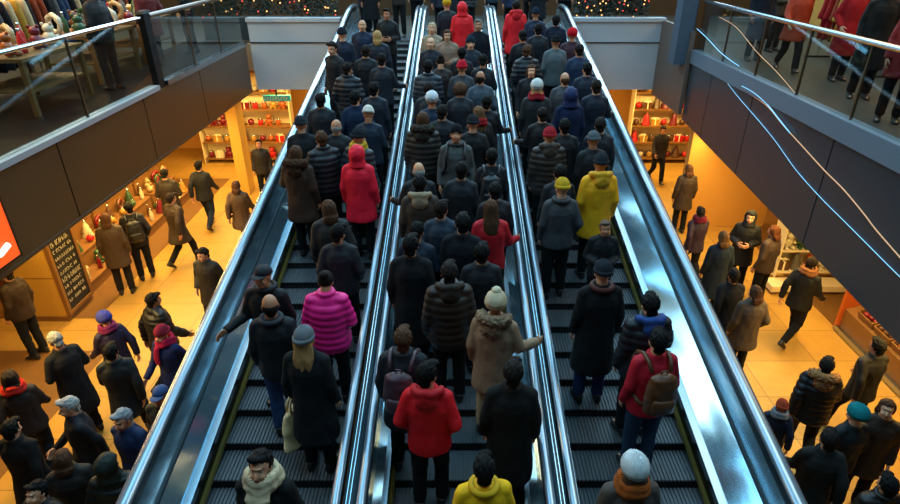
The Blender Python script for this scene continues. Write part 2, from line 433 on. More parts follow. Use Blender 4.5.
# steel deck between the lanes
for s, nm in ((-1, 'left'), (1, 'right')):
    x = s * (.79 if s < 0 else .78); dw = .05
    t = empty('divider_deck', (x, 0, 0)); tag(t, 'long bright steel deck between the %s and the middle escalator' % nm, 'deck')
    build(MB().extrude([(-dw + .02, -.5), (dw - .02, -.5), (dw - .02, .66), (-dw + .02, .66)], PATH), 'core', M['dark_trim'], t)
    build(MB().extrude([(-dw, .665), (dw, .665), (dw * .3, .725), (-dw * .3, .725)], PATH), 'cover', M['deck'], t)
    build(MB().extrude([(-.009, .726), (.009, .726), (.009, .735), (-.009, .735)], PATH), 'groove', M['dark_trim'], t)
# ================================================================ people
def remesh(mb, name, mats, voxel, smooth=2, fn=None):
    """union of the overlapping volumes as one continuous skin"""
    me0 = mb.mesh('tmp', mats); o = link('tmp', me0)
    r = o.modifiers.new('r', 'REMESH'); r.mode = 'VOXEL'; r.voxel_size = voxel
    if smooth:
        sm = o.modifiers.new('s', 'SMOOTH'); sm.iterations = smooth; sm.factor = .5
    dg = bpy.context.evaluated_depsgraph_get()
    me = bpy.data.meshes.new_from_object(o.evaluated_get(dg)); me.name = name
    bpy.data.objects.remove(o); bpy.data.meshes.remove(me0)
    n = len(me.vertices); co = np.empty(n * 3); me.vertices.foreach_get('co', co); co = co.reshape(-1, 3)
    if fn:
        no = np.empty(n * 3); me.vertices.foreach_get('normal', no); no = no.reshape(-1, 3)
        co = co + no * fn(co)[:, None]; me.vertices.foreach_set('co', co.ravel())
    me.polygons.foreach_set('use_smooth', [True] * len(me.polygons)); me.update()
    me.materials.clear()
    for m in (mats if isinstance(mats, (list, tuple)) else [mats]): me.materials.append(m)
    me.polygons.foreach_set('material_index', [0] * len(me.polygons))
    return me
V = Vector
def arm(kind, s):
    sh = V((s * .165, -.005, 1.405))
    if kind == 'down': return sh, V((s * .215, -.04, 1.13)), V((s * .225, .05, .895))
    if kind == 'rail': return sh, V((s * .24, .03, 1.15)), V((s * .37, .25, 1.09))
    if kind == 'front': return sh, V((s * .235, -.01, 1.13)), V((s * .10, .225, 1.13))
    if kind == 'fwd': return sh, V((s * .215, .07, 1.14)), V((s * .215, .27, .97))
    if kind == 'back': return sh, V((s * .22, -.14, 1.16)), V((s * .23, -.16, .905))
    if kind == 'pocket': return sh, V((s * .25, -.07, 1.14)), V((s * .21, .08, .96))
POSES = {}
def make_pose(name, al, ar, legs, head=(0, 0), drop=0):
    p = {'arms': {-1: arm(al, -1), 1: arm(ar, 1)}, 'drop': drop}
    dz = V((0, 0, -drop))
    for s in (-1, 1): p['arms'][s] = tuple(q + dz for q in p['arms'][s])
    p['legs'] = {}
    for s, k in zip((-1, 1), legs):
        hip = V((s * .09, 0, .90)) + dz
        if k == 's': kn, an, ft, yw = V((s * .10, .015, .48)), V((s * .105, -.02, .085)), 0, -s * 6
        if k == 'f': kn, an, ft, yw = V((s * .095, .19, .50)), V((s * .09, .27, .10)), 12, -s * 3
        if k == 'b': kn, an, ft, yw = V((s * .095, .0, .46)), V((s * .09, -.30, .17)), -38, -s * 3
        if k == 'h': kn, an, ft, yw = V((s * .10, .07, .49)), V((s * .105, .05, .085)), 0, -s * 8
        p['legs'][s] = (hip, kn, an, ft, yw)
    p['hrot'] = Euler((R(head[0]), 0, R(head[1])))
    p['head'] = V((0, .012 - math.sin(R(head[0])) * .06, 1.605)) + dz
    POSES[name] = p
make_pose('stand', 'down', 'down', 'ss', (-4, 0))
make_pose('shift', 'down', 'pocket', 'sh', (-6, 14))
make_pose('shiftm', 'pocket', 'down', 'hs', (-6, -14))
make_pose('railr', 'down', 'rail', 'ss', (-8, 0))
make_pose('raill', 'rail', 'down', 'hs', (-8, 8))
make_pose('phone', 'front', 'front', 'ss', (-24, 0))
make_pose('walk', 'back', 'fwd', 'fb', (-6, 0), .035)
make_pose('walkm', 'fwd', 'back', 'bf', (-6, 0), .035)
make_pose('standu', 'down', 'down', 'ss', (14, 0))
make_pose('shiftu', 'down', 'pocket', 'sh', (12, 6))
make_pose('phoneu', 'front', 'front', 'ss', (6, 0))
make_pose('railru', 'down', 'rail', 'hs', (14, -6))
make_pose('pockets', 'pocket', 'pocket', 'sh', (-10, -20))

def hand(mb, e, wr, s):
    d = (wr - e).normalized()
    n = V((-s, 0, 0)) - d * d.dot(V((-s, 0, 0)))
    if n.length < .3: n = V((0, 0, -1)) - d * d.dot(V((0, 0, -1)))
    n.normalize(); t = d.cross(n).normalized()
    if t.y < -.05 or (abs(t.y) <= .05 and t.z < 0): t = -t
    mb.loft([(wr - d * .02, t * .026, n * .02), (wr + d * .02, t * .034, n * .019), (wr + d * .06, t * .041, n * .017), (wr + d * .095, t * .040, n * .014)] if t.cross(n).dot(d) > 0 else
            [(wr - d * .02, n * .02, t * .026), (wr + d * .02, n * .019, t * .034), (wr + d * .06, n * .017, t * .041), (wr + d * .095, n * .014, t * .040)], 12)
    for i, ln in enumerate((.070, .080, .074, .056)):
        p = wr + d * .085 + t * (.031 - i * .0205); q = d
        for j, f in enumerate((.42, .33, .25)):
            ang = R(18 + 16 * j); q2 = (d * math.cos(ang) + n * math.sin(ang)).normalized()
            p2 = p + q2 * ln * f; mb.cap(p, p2, .0092 - j * .0007, .0085 - j * .0007, n=8); p = p2
    p = wr + d * .028 + t * .03
    for q, ln, r in ((d * .6 + t * .62 + n * .35, .042, .0115), (d * .85 + t * .25 + n * .4, .03, .010), (d * .95 + n * .3, .022, .009)):
        p2 = p + q.normalized() * ln; mb.cap(p, p2, r, r * .92, n=8); p = p2

def head_prims(mb, p):
    H = p['hrot'].to_matrix(); c = p['head']
    def E(o, a, rx=0): mb.ell(c + H @ V(o), a, rot=H @ Euler((R(rx), 0, 0)).to_matrix())
    E((0, -.012, .022), (.074, .092, .092))            # cranium
    E((0, .028, -.03), (.058, .062, .085))             # face
    E((0, .045, -.078), (.036, .040, .034))            # jaw and chin
    E((0, .094, -.022), (.012, .017, .024), -12)       # nose
    E((0, .104, -.033), (.016, .012, .010))
    E((0, .078, .030), (.045, .014, .010))             # brow ridge
    for s in (-1, 1):
        E((s * .074, -.008, -.008), (.010, .019, .030), 8)   # ears
        E((s * .034, .066, -.035), (.022, .022, .020))       # cheeks
    E((0, .088, -.062), (.020, .010, .008))            # lips
def make_body(name):
    p = POSES[name]; mb = MB(); dz = V((0, 0, -p['drop']))
    X = V((1, 0, 0)); Y = V((0, 1, 0))
    tor = [(.84, .15, .105, 0), (.92, .165, .115, 0), (1.04, .145, .10, .005), (1.16, .155, .105, .005), (1.30, .160, .105, 0), (1.37, .140, .085, -.008), (1.42, .09, .065, -.01), (1.46, .062, .06, -.008)]
    mb.loft([((0, y, z - p['drop']), X * a, Y * b) for z, a, b, y in tor], 20)
    hb = p['head'] + p['hrot'].to_matrix() @ V((0, -.015, -.06))
    mb.cap(V((0, -.012, 1.42)) + dz, hb, .060, .056)
    head_prims(mb, p)
    for s in (-1, 1):
        sh, e, wr = p['arms'][s]
        sk = sh - V((s * .02, 0, .025)); mb.cap(sk, e, .046, .040); mb.cap(e, wr, .040, .028); mb.cap(sk - V((s * .06, 0, -.01)), sk, .05, .047)
        hand(mb, e, wr, s)
        hip, kn, an, ft, yw = p['legs'][s]
        mb.cap(hip, kn, .088, .058); mb.cap(kn, an, .056, .038)
        f = Euler((R(ft), 0, R(yw))).to_matrix()
        mb.cap(an + f @ V((0, -.03, -.045)), an + f @ V((0, .14, -.055)), .036, .026)
    me = remesh(mb, 'body_' + name, [M['skin'], M['eye'], M['iris'], M['lip'], M['brow']], .0075, 1)
    n = len(me.polygons); ct = np.empty(n * 3); me.polygons.foreach_get('center', ct); ct = ct.reshape(-1, 3)
    Hi = np.array(p['hrot'].to_matrix().inverted()); q = (ct - np.array(p['head'])) @ Hi.T
    mi = np.zeros(n, int); front = q[:, 1] > .05
    for s in (-1, 1):
        dx, dzv = (q[:, 0] - s * .031) / .013, (q[:, 2] - .004) / .0065
        mi[front & (dx**2 + dzv**2 < 1)] = 1
        mi[front & (((q[:, 0] - s * .031) / .0065)**2 + dzv**2 < 1)] = 2
        mi[front & (((q[:, 0] - s * .032) / .018)**2 + ((q[:, 2] - .030) / .0045)**2 < 1)] = 4
    mi[front & ((q[:, 0] / .024)**2 + ((q[:, 2] + .062) / .010)**2 < 1)] = 3
    me.polygons.foreach_set('material_index', mi.astype(np.int32)); me.update()
    return me
def noisef(co, sc, amp):
    return np.array([noise.noise(V(c) * sc) for c in co]) * amp
COATS = {   # (z, rx, ry) rings, arm radii, quilting, material
    'jacket': ([(.80, .195, .150), (.84, .200, .155), (.93, .197, .152), (1.04, .183, .142), (1.18, .192, .146), (1.30, .205, .148), (1.38, .190, .125), (1.43, .125, .098), (1.47, .088, .088), (1.50, .084, .086)], (.070, .058, .050), 0),
    'puffer': ([(.78, .205, .165), (.83, .222, .182), (.93, .225, .182), (1.04, .215, .175), (1.18, .222, .178), (1.30, .230, .175), (1.38, .210, .145), (1.43, .140, .110), (1.48, .100, .100), (1.52, .092, .094)], (.084, .076, .060), 1),
    'long': ([(.46, .232, .200), (.50, .235, .202), (.65, .220, .185), (.80, .205, .165), (.93, .195, .152), (1.04, .180, .140), (1.18, .190, .145), (1.30, .205, .148), (1.38, .190, .125), (1.43, .125, .098), (1.47, .090, .090), (1.51, .086, .088)], (.070, .058, .050), 0),
    'parka': ([(.64, .225, .185), (.68, .228, .188), (.80, .212, .168), (.93, .200, .155), (1.04, .190, .148), (1.18, .200, .152), (1.30, .215, .155), (1.38, .200, .132), (1.43, .135, .105), (1.47, .096, .096), (1.51, .092, .094)], (.076, .065, .055), 0),
}
def make_coat(pose, kind):
    p = POSES[pose]; rings, ar, quilt = COATS[kind]; mb = MB(); X = V((1, 0, 0)); Y = V((0, 1, 0))
    walk = pose.startswith('walk')
    rr = []
    for z, a, b in rings:
        k = max(0, (.95 - z)) if walk else 0
        rr.append(((0, -.006, z - p['drop']), X * (a + .02 * k), Y * (b + .22 * k)))
    mb.loft(rr, 28)
    for s in (-1, 1):
        sh, e, wr = p['arms'][s]; d = (wr - e).normalized()
        mb.cap(sh - V((s * .07, 0, -.012)), sh + V((-s * .008, 0, -.012)), ar[0] * 1.0, ar[0])
        mb.cap(sh + V((-s * .008, 0, -.012)), e, ar[0], ar[1]); mb.cap(e, wr + d * .012, ar[1], ar[2], flat=True)
    def fn(co):
        z = co[:, 2]
        if quilt:
            return .013 * np.abs(np.sin(np.pi * (z + .25 * np.abs(co[:, 0]) * 0) / .082)) - .006 + noisef(co, 11, .006)
        return noisef(co * np.array([1, 1, .55]), 13, .009) + noisef(co, 30, .003)
    return remesh(mb, kind + '_' + pose, M['puffer'] if quilt else (M['wool'] if kind == 'long' else M['shell']), .015, 1, fn)
def make_trousers(pose):
    p = POSES[pose]; mb = MB()
    mb.loft([((0, 0, z - p['drop']), (a, 0, 0), (0, b, 0)) for z, a, b in ((.78, .12, .10), (.84, .172, .125), (.92, .178, .128), (1.02, .160, .115), (1.04, .155, .112))], 20)
    for s in (-1, 1):
        hip, kn, an, ft, yw = p['legs'][s]
        d = (an - kn).normalized()
        mb.cap(hip, kn, .102, .075); mb.cap(kn, an - d * .005, .074, .064, flat=True)
    return remesh(mb, 'trousers_' + pose, M['denim'], .014, 1, lambda co: noisef(co * np.array([1, 1, .8]), 17, .008))
def make_shoe():
    mb = MB(); X = V((1, 0, 0)); Z = V((0, 0, 1)); Yv = V((0, 1, 0))
    mb.loft([((0, y, -.085 + h), (-a, 0, 0), (0, 0, h)) for y, a, h in ((-.085, .018, .030), (-.075, .034, .040), (-.03, .042, .046), (.05, .046, .040), (.11, .050, .030), (.15, .044, .024), (.172, .022, .016))], 16)
    mb.loft([((0, -.025, -.05), (.045, 0, 0), (0, .058, 0)), ((0, -.022, .02), (.046, 0, 0), (0, .055, 0))], 14)
    return remesh(mb, 'shoe', M['rubber'], .009, 1)
# --- head wear and hair, built about the centre of the head
def face_open(d, k=.84):
    f = max(0, min(1, (d.y - .28) / .2)) * max(0, min(1, (.55 - d.z) / .22))
    return 1 - (1 - k) * f
def ridged(d, n=26, a=.018): return 1 + a * math.cos(n * math.atan2(d.y, d.x))
def H_short():
    mb = MB(); mb.ell((0, -.016, .026), (.086, .106, .106), lambda d: face_open(d, .76) * (1 - .22 * max(0, -d.z - .15)), 30, 20); mb.ell((0, -.062, -.045), (.058, .040, .055)); mb.ell((.02, .055, .098), (.055, .040, .026)); return remesh(mb, 'hair_short', M['hair'], .0085, 0, lambda co: noisef(co * np.array([2.2, 1, 1]), 34, .011) + noisef(co * np.array([3, 1, 1]), 80, .005))
def H_bald():
    mb = MB(); mb.ell((0, -.030, -.012), (.079, .084, .066), lambda d: face_open(d, .7), 30, 20); mb.ell((0, -.060, -.045), (.055, .040, .050)); return remesh(mb, 'hair_fringe', M['hair'], .0085, 0, lambda co: noisef(co * np.array([2, 1, 1]), 40, .006))
def H_long(ln=.26):
    mb = MB(); mb.ell((0, -.016, .026), (.090, .108, .108), lambda d: face_open(d, .78) * (1 + .05 * noise.noise(d * 6)), 30, 20)
    mb.loft([((0, -.055 + y, -z), (a, 0, 0), (0, b, 0)) for z, a, b, y in ((ln + .06, .05, .02, -.045), (ln + .02, .085, .036, -.045), (ln * .6, .10, .048, -.035), (.05, .096, .055, -.01), (-.03, .085, .06, 0))], 18)
    return remesh(mb, 'hair_long', M['hair'], .011, 1, lambda co: noisef(co * np.array([3, 3, .5]), 14, .011))
def H_bun():
    mb = MB(); mb.ell((0, -.016, .026), (.085, .102, .102), lambda d: face_open(d, .80) * (1 - .15 * max(0, -d.z - .2)), 30, 20)
    mb.ell((0, -.108, .078), (.050, .048, .048), lambda d: 1 + .1 * noise.noise(d * 5)); return mb.mesh('hair_bun', M['hair'], True)
def H_curly():
    mb = MB(); mb.ell((0, -.02, .022), (.112, .125, .120), lambda d: face_open(d, .66) * (1 + .16 * noise.noise(d * 6) + .08 * noise.noise(d * 13)), 44, 30); return mb.mesh('hair_curly', M['hair'], True)
def H_beanie():
    mb = MB()
    mb.ell((0, -.018, .050), (.092, .110, .108), lambda d: ridged(d) if d.z > -.15 else .7, 52, 20)
    for z0 in (.012,):
        mb.loft([((0, -.018 - .010, z), (a, 0, 0), (0, a * 1.2, 0)) for z, a in ((.020, .086), (.024, .096), (.040, .099), (.060, .098), (.066, .090))], 30)
    return mb.mesh('beanie', M['knit'], True)
def H_slouch():
    mb = MB()
    mb.ell((0, -.028, .055), (.105, .128, .118), lambda d: ridged(d, 22, .03) * (1 + .06 * noise.noise(d * 4)) if d.z > -.3 else .68, 48, 20)
    mb.loft([((0, -.026, z), (a, 0, 0), (0, a * 1.18, 0)) for z, a in ((.004, .086), (.010, .096), (.034, .098), (.040, .09))], 30)
    return mb.mesh('slouch_hat', M['knit'], True)
def H_cap():
    mb = MB(); mb.ell((0, -.012, .040), (.088, .104, .090), lambda d: 1 if d.z > -.15 else .8, 28, 18)
    mb.loft([((0, .06, .030), (.075, 0, 0), (0, 0, -.010)), ((0, .12, .026), (.068, 0, 0), (0, 0, -.007)), ((0, .155, .016), (.045, 0, 0), (0, 0, -.005)), ((0, .165, .012), (.02, 0, 0), (0, 0, -.003))], 16)
    mb.ell((0, -.012, .13), (.009, .009, .006)); return mb.mesh('cap', M['shell'], True)
def H_hood():
    mb = MB(); mb.ell((0, -.025, .015), (.115, .135, .135), lambda d: face_open(d, .62) * (1 + .04 * noise.noise(d * 5)), 32, 22)
    mb.loft([((0, -.02, -.16), (.13, 0, 0), (0, .12, 0)), ((0, -.022, -.10), (.115, 0, 0), (0, .115, 0)), ((0, -.03, -.03), (.10, 0, 0), (0, .10, 0))], 20)
    return remesh(mb, 'hood_up', M['shell'], .012, 2, lambda co: noisef(co, 16, .008))
def H_headphones():
    mb = MB(); mb.tube([(.09 * math.cos(a), -.01, .03 + .11 * math.sin(a)) for a in [math.pi * i / 12 for i in range(13)]], .009)
    for s in (-1, 1): mb.cap((s * .075, -.01, -.005), (s * .105, -.01, -.005), .036, .032)
    return mb.mesh('headphones', M['black'], True)
def N_scarf():   # about the base of the neck
    mb = MB()
    for z, r, k in ((0, .104, .040), (.05, .094, .036)):
        mb.tube([(r * math.cos(a), -.008 + r * math.sin(a), z + .012 * math.sin(3 * a)) for a in [2 * math.pi * i / 20 for i in range(20)]], k, 10, True)
    mb.loft([((.05, .165, -.30), (.045, 0, 0), (0, .014, 0)), ((.045, .168, -.18), (.055, 0, 0), (0, .018, 0)), ((.03, .14, -.03), (.045, 0, 0), (0, .025, 0)), ((.02, .10, .02), (.03, 0, 0), (0, .02, 0))], 14)
    return remesh(mb, 'scarf', M['knit'], .011, 1, lambda co: noisef(co, 25, .006))
def N_shawl():
    mb = MB()
    for z, r, k in ((0, .110, .048), (.055, .100, .042)):
        mb.tube([(r * math.cos(a), -.005 + r * math.sin(a), z + .012 * math.sin(3 * a)) for a in [2 * math.pi * i / 20 for i in range(20)]], k, 10, True)
    mb.loft([((0, .172, -.34), (.008, 0, 0), (0, .012, 0)), ((0, .172, -.20), (.05, 0, 0), (0, .018, 0)), ((0, .155, -.05), (.10, 0, 0), (0, .03, 0)), ((0, .09, .02), (.08, 0, 0), (0, .03, 0))], 16)
    return remesh(mb, 'shawl', M['knit'], .011, 1, lambda co: noisef(co, 25, .008))
def N_hood():    # hood lying on the back
    mb = MB()
    mb.tube([(.115 * math.cos(a), -.02 + .105 * math.sin(a), .015 - .035 * math.sin(a)) for a in [R(-200) + R(220) * i / 16 for i in range(17)]], [.022] + [.042] * 15 + [.022], 10)
    mb.ell((0, -.125, -.045), (.105, .055, .095)); mb.ell((0, -.11, .01), (.11, .055, .04))
    return remesh(mb, 'hood_down', M['shell'], .012, 2, lambda co: noisef(co, 16, .009))
def N_fur():
    mb = MB()
    mb.tube([(.125 * math.cos(a), -.03 + .115 * math.sin(a), .03 - .03 * math.sin(a)) for a in [R(-205) + R(230) * i / 18 for i in range(19)]], [.03] + [.056] * 17 + [.03], 12)
    mb.ell((0, -.13, -.05), (.11, .06, .10))
    return remesh(mb, 'fur_collar', M['fur'], .011, 0, lambda co: noisef(co, 60, .02) + noisef(co, 25, .012))
def N_collar():
    mb = MB(); mb.tube([(.098 * math.cos(a), -.012 + .096 * math.sin(a), .005) for a in [2 * math.pi * i / 20 for i in range(20)]], .028, 8, True)
    return mb.mesh('collar', M['shell'], True)
def make_pom():
    return MB().ell((0, 0, 0), (.048, .048, .045), lambda d: 1 + .16 * noise.noise(d * 9), 22, 16).mesh('pompom', M['fur'], True)
HEADS = {'short': H_short(), 'bald': H_bald(), 'long': H_long(), 'bob': H_long(.10), 'bun': H_bun(), 'curly': H_curly(), 'beanie': H_beanie(), 'slouch': H_slouch(), 'cap': H_cap(), 'hood': H_hood(), 'phones': H_headphones()}
NECKS = {'scarf': N_scarf(), 'shawl': N_shawl(), 'hooddown': N_hood(), 'fur': N_fur(), 'collar': N_collar()}
POM = make_pom(); SHOE = make_shoe()
BODY = {}; COAT = {}; TROU = {}
# --- carried things
def pack_mesh():
    mb = MB()
    mb.loft([((0, -.02, z), (a, 0, 0), (0, b, 0)) for z, a, b in ((-.23, .12, .06), (-.20, .15, .085), (-.05, .155, .095), (.10, .145, .085), (.18, .12, .065), (.22, .06, .03))], 24)
    me = remesh(mb, 'backpack', M['leather'], .011, 2, lambda co: noisef(co, 14, .009)); return me
def pack_pocket():
    mb = MB(); mb.loft([((0, -.10, z), (a, 0, 0), (0, b, 0)) for z, a, b in ((-.18, .09, .022), (-.16, .11, .036), (-.05, .11, .038), (-.02, .09, .024))], 18); return mb.mesh('pocket', M['leather'], True)
def pack_strap(s):
    mb = MB(); mb.tube([(s * .09, .05, .19), (s * .105, .12, .265), (s * .115, .22, .285), (s * .125, .33, .225), (s * .13, .385, .12), (s * .135, .385, -.02), (s * .19, .28, -.13), (s * .16, .10, -.18), (s * .13, .04, -.18)], .021, 8); return mb.mesh('strap', M['leather'], True)
PACK = pack_mesh(); POCK = pack_pocket(); STRAP = {-1: pack_strap(-1), 1: pack_strap(1)}
PHANDLE = MB().tube([(-.03, .0, .20), (-.025, -.01, .25), (.025, -.01, .25), (.03, 0, .20)], .008).mesh('handle', M['leather'], True)
def tote_meshes():
    b = MB(); b.loft([((0, 0, z), (a, 0, 0), (0, c, 0)) for z, a, c in ((-.40, .15, .05), (-.38, .185, .065), (-.20, .17, .06), (-.06, .135, .03), (-.05, .13, .026))], 24)
    body = remesh(b, 'tote', M['wool'], .012, 1, lambda co: noisef(co, 10, .014))
    h = MB()
    h2 = [MB().tube([(-.07, s * .018, -.07), (-.06, s * .014, .02), (0, s * .008, .075), (.06, s * .014, .02), (.07, s * .018, -.07)], .009).mesh('handle', M['wool'], True) for s in (-1, 1)]
    return body, h2
TOTE, THANDLE = tote_meshes()
SKINS = ['#c08a68', '#d09a78', '#b57c5a', '#c99070', '#a86f50']
PN = [0]
HS = .9
RAILU = {'stand': 'standu', 'shift': 'shiftu', 'phone': 'phoneu', 'railr': 'railru'}
def person(loc, rz, h, pose, coat, ccol, tcol, head, hcol, label, extra='', group=None, cat='person', hs=None):
    i = PN[0]; PN[0] += 1
    if abs(math.degrees(rz)) > 140: pose = RAILU.get(pose, pose)
    if pose not in BODY: BODY[pose] = make_body(pose); TROU[pose] = make_trousers(pose)
    if (pose, coat) not in COAT: COAT[pose, coat] = make_coat(pose, coat)
    p = POSES[pose]; k = h * (hs or HS) / 1.725
    t = link('person', BODY[pose], None, loc, (0, 0, rz), lin(SKINS[i * 7 % 5])); t.scale = (k, k, k); tag(t, label, cat, group)
    cm = {'jacket': 'jacket', 'puffer': 'jacket', 'long': 'coat', 'parka': 'coat'}[coat]
    link(cm, COAT[pose, coat], t, color=lin(ccol))
    link('trousers', TROU[pose], t, color=lin(tcol))
    for s in (-1, 1):
        hip, kn, an, ft, yw = p['legs'][s]
        link('shoe', SHOE, t, an, (R(ft), 0, R(yw)), lin('#1a1816'))
    ex = dict((e.split(':') + [None])[:2] for e in extra.split()) if extra else {}
    hr = tuple(p['hrot'])
    hats = ('beanie', 'slouch', 'cap', 'hood')
    for hd, hc in zip(head.split('+'), hcol.split('+')):
        o = link({'hood': 'hood', 'phones': 'headphones'}.get(hd, 'hat' if hd in hats else 'hair'), HEADS[hd], t, p['head'], hr, lin(hc))
        if hd in ('beanie', 'slouch') and 'pom' in ex:
            q = link('pompom', POM, o, (0, -.03, .165), None, lin(ex['pom'] or hc))
    nb = V((0, -.01, 1.475 - p['drop']))
    for nk in ('scarf', 'shawl', 'hooddown', 'fur', 'collar'):
        if nk in ex: link({'hooddown': 'hood', 'fur': 'fur_hood', 'shawl': 'scarf'}.get(nk, nk), NECKS[nk], t, nb, None, lin(ex[nk] or ccol))
    Mt = Matrix.Translation(V(loc)) @ Matrix.Rotation(rz, 4, 'Z') @ Matrix.Scale(k, 4)
    return t, Mt, k
def backpack(pm, rz, col, label, dy=-.165):
    t, Mt, k = pm
    o = link('backpack', PACK, None, Mt @ V((0, dy - .055, 1.20)), (0, 0, rz), lin(col)); o.scale = (k, k, k); tag(o, label, 'backpack')
    link('pocket', POCK, o, color=lin(col)); link('handle', PHANDLE, o, color=lin(col))
    for s in (-1, 1): link('strap', STRAP[s], o, color=lin(col))
def tote(pm, s, col, label, rz=0, name='tote_bag', cat='bag', sc=1, pose='stand'):
    t, Mt, k = pm; wr = POSES[pose]['arms'][s][2]
    o = link(name, TOTE, None, Mt @ (wr + V((s * .03, .03, -.12))), (0, 0, rz + R(80)), lin(col)); o.scale = (sc, sc, sc); tag(o, label, cat)
    for h in THANDLE: link('handle', h, o, color=lin(col))
# ================================================================ the crowd
BLK = '#121315'; CHAR = '#1d1f23'; NAVY = '#141d2e'; BLUE = '#1b2c4a'; BRN = '#2c211a'; GREY = '#43474a'; MID = '#2d3136'; DJ = '#1c2a3d'; OLV = '#35301f'
HB = '#1e1612'; HBR = '#4a2f1e'; HBL = '#a9814f'; HGY = '#80807c'; HDK = '#0f0d0c'
ON = []
def c_of(b): return b[0] if b else 99
EHS = .855
def esc(lane, px, py, h, yaw, pose, coat, ccol, tcol, head, hcol, label, extra='', pack=None, bag=None, lim=9):
    """stands a person on a step of the lane, as near as the others allow to where the photograph has the head"""
    d = ray(px, py); k = Z0 + RISE * .5 + h * EHS
    t = (CAM_Z - k) / (TAN * d.y - d.z); X, Y = d.x * t, d.y * t; cx = LANES[lane]
    want = (Y - YS0) / TREAD - .5; side = max(-.41, min(.41, X - cx)); best = None
    for i in range(1, NST - 1):
        if abs(i - want) > lim: continue
        for q in range(-14, 15):
            x = q * .03; c = abs(i - want) + abs(x - side) * 2.6
            for L2, i2, x2 in ON:
                if L2 != lane or abs(i2 - i) > 1: continue
                g = abs(x - x2)
                if i2 == i and g < .45: c += 50
                elif i2 != i and g < .30: c += (.30 - g) * 2.2
            if best is None or c < best[0]: best = (c, i, x)
    if lim < 9 and c_of(best) > 2.2: return None
    c, i, xo = best; ON.append((lane, i, xo))
    rz = R(yaw + random.uniform(-9, 9))
    loc = (cx + xo, YS0 + (i + .5) * TREAD - .012, ramp_z(YS0 + i * TREAD) + RISE)
    pm = person(loc, rz, h, pose, coat, ccol, tcol, head, hcol, label, extra, hs=EHS)
    if pack: backpack(pm, rz, *pack)
    if bag: tote(pm, bag[0], bag[1], bag[2], rz, *bag[3:])
    return pm
def gnd(px, py, h, yaw, pose, coat, ccol, tcol, head, hcol, label, extra='', pack=None, bag=None, z=.006, feet=False):
    q = at_z(px, py, z if feet else z + h * HS)
    pm = person((q.x, q.y, z), R(yaw), h, pose, coat, ccol, tcol, head, hcol, label, extra)
    if pack: backpack(pm, R(yaw), *pack)
    if bag: tote(pm, bag[0], bag[1], bag[2], R(yaw), *bag[3:])
    return pm
# ---- left escalator
esc('L', 266, 430, 1.74, 180, 'stand', 'long', BLK, BLK, 'short', HDK, 'person in black coat with cream knitted scarf, lowest on the left escalator', 'shawl:#cdb793')
esc('L', 262, 268, 1.74, 180, 'railr', 'jacket', BLK, BLK, 'cap', '#15171c', 'man in black cap facing down at the left rail of left escalator', 'collar:#101114')
esc('L', 263, 303, 1.74, 0, 'shift', 'jacket', '#17191d', '#26406a', 'bald', HDK, 'balding man in black jacket and blue jeans beside the tote bag carrier', 'collar:#22252a')
esc('L', 312, 303, 1.72, 0, 'stand', 'long', '#16181b', BLK, 'long+beanie', HBL + '+#6f7276', 'person in grey beanie over long fair hair holding a cream tote bag', '', None, (-1, '#f2d29c', 'cream cloth tote bag beside the fair haired person in grey beanie', 'tote_bag', 'bag', 1.1))
esc('L', 339, 268, 1.66, 0, 'phone', 'puffer', '#ee1f7e', BLK, 'bun', HB, 'woman in hot pink padded jacket with dark hair in a bun')
esc('L', 325, 208, 1.68, 10, 'pocket' if 0 else 'shift', 'parka', '#23201f', BLK, 'bob', HBR, 'brown haired person in dark parka carrying a mustard bag', '', None, (1, '#b58a2a', 'small mustard bag hanging beside the brown haired person in dark parka', 'handbag', 'bag', .6, 'shift'))
esc('L', 357, 150, 1.70, 0, 'stand', 'parka', '#e3142f', BLK, 'hood', '#e3142f', 'person in bright red hooded coat with the hood up on the left escalator')
esc('L', 352, 205, 1.64, 0, 'pockets', 'jacket', CHAR, BLK, 'short', HDK, 'dark haired person in charcoal jacket just in front of the red hooded coat')
esc('L', 298, 140, 1.70, 0, 'raill', 'parka', '#3a2519', BLK, 'bob', HBR, 'brown haired person in brown jacket leaning at the left rail of left escalator', 'fur:#4a3020')
esc('L', 318, 140, 1.70, 30, 'stand', 'puffer', '#1c1d20', BLK, 'short', HBR, 'brown haired person in black puffer left of the yellow scarf')
esc('L', 346, 134, 1.72, -20, 'shiftm', 'puffer', '#2a2c30', BLK, 'beanie', '#1f2328', 'person in grey puffer and dark beanie with a yellow scarf', 'scarf:#c49a2a')
esc('L', 335, 117, 1.68, 0, 'stand', 'jacket', '#191b1f', BLK, 'bald', HGY, 'balding person in plain black jacket a step above the yellow scarf')
esc('L', 372, 103, 1.66, 0, 'phone', 'jacket', '#1a2736', BLK, 'beanie', '#ded6c8', 'person in white beanie and dark navy jacket near the right rail of the left escalator')
esc('L', 357, 88, 1.74, 0, 'pockets', 'long', '#16263f', BLK, 'short', HDK, 'person in long dark blue coat above the white beanie on the left escalator')
esc('L', 333, 40, 1.76, 150, 'raill', 'jacket', '#14161b', BLK, 'short', HB, 'man in black jacket facing down with a hand on the left rail near top')
esc('L', 362, 20, 1.76, 180, 'shift', 'jacket', '#16233a', BLK, 'bald', HBR, 'bare headed man in navy jacket facing down near top of the left escalator')
esc('L', 379, 27, 1.68, 0, 'stand', 'parka', '#1a1f2a', BLK, 'bob', HBL, 'fair haired woman in dark coat near the top of left escalator', '', None, (-1, '#c7792a', 'long orange bag beside the fair haired woman near the top', 'shoulder_bag', 'bag', .75))
esc('L', 386, 10, 1.72, 170, 'phone', 'jacket', BLK, BLK, 'short', HDK, 'dark haired person in black jacket holding both hands up at the left escalator top')
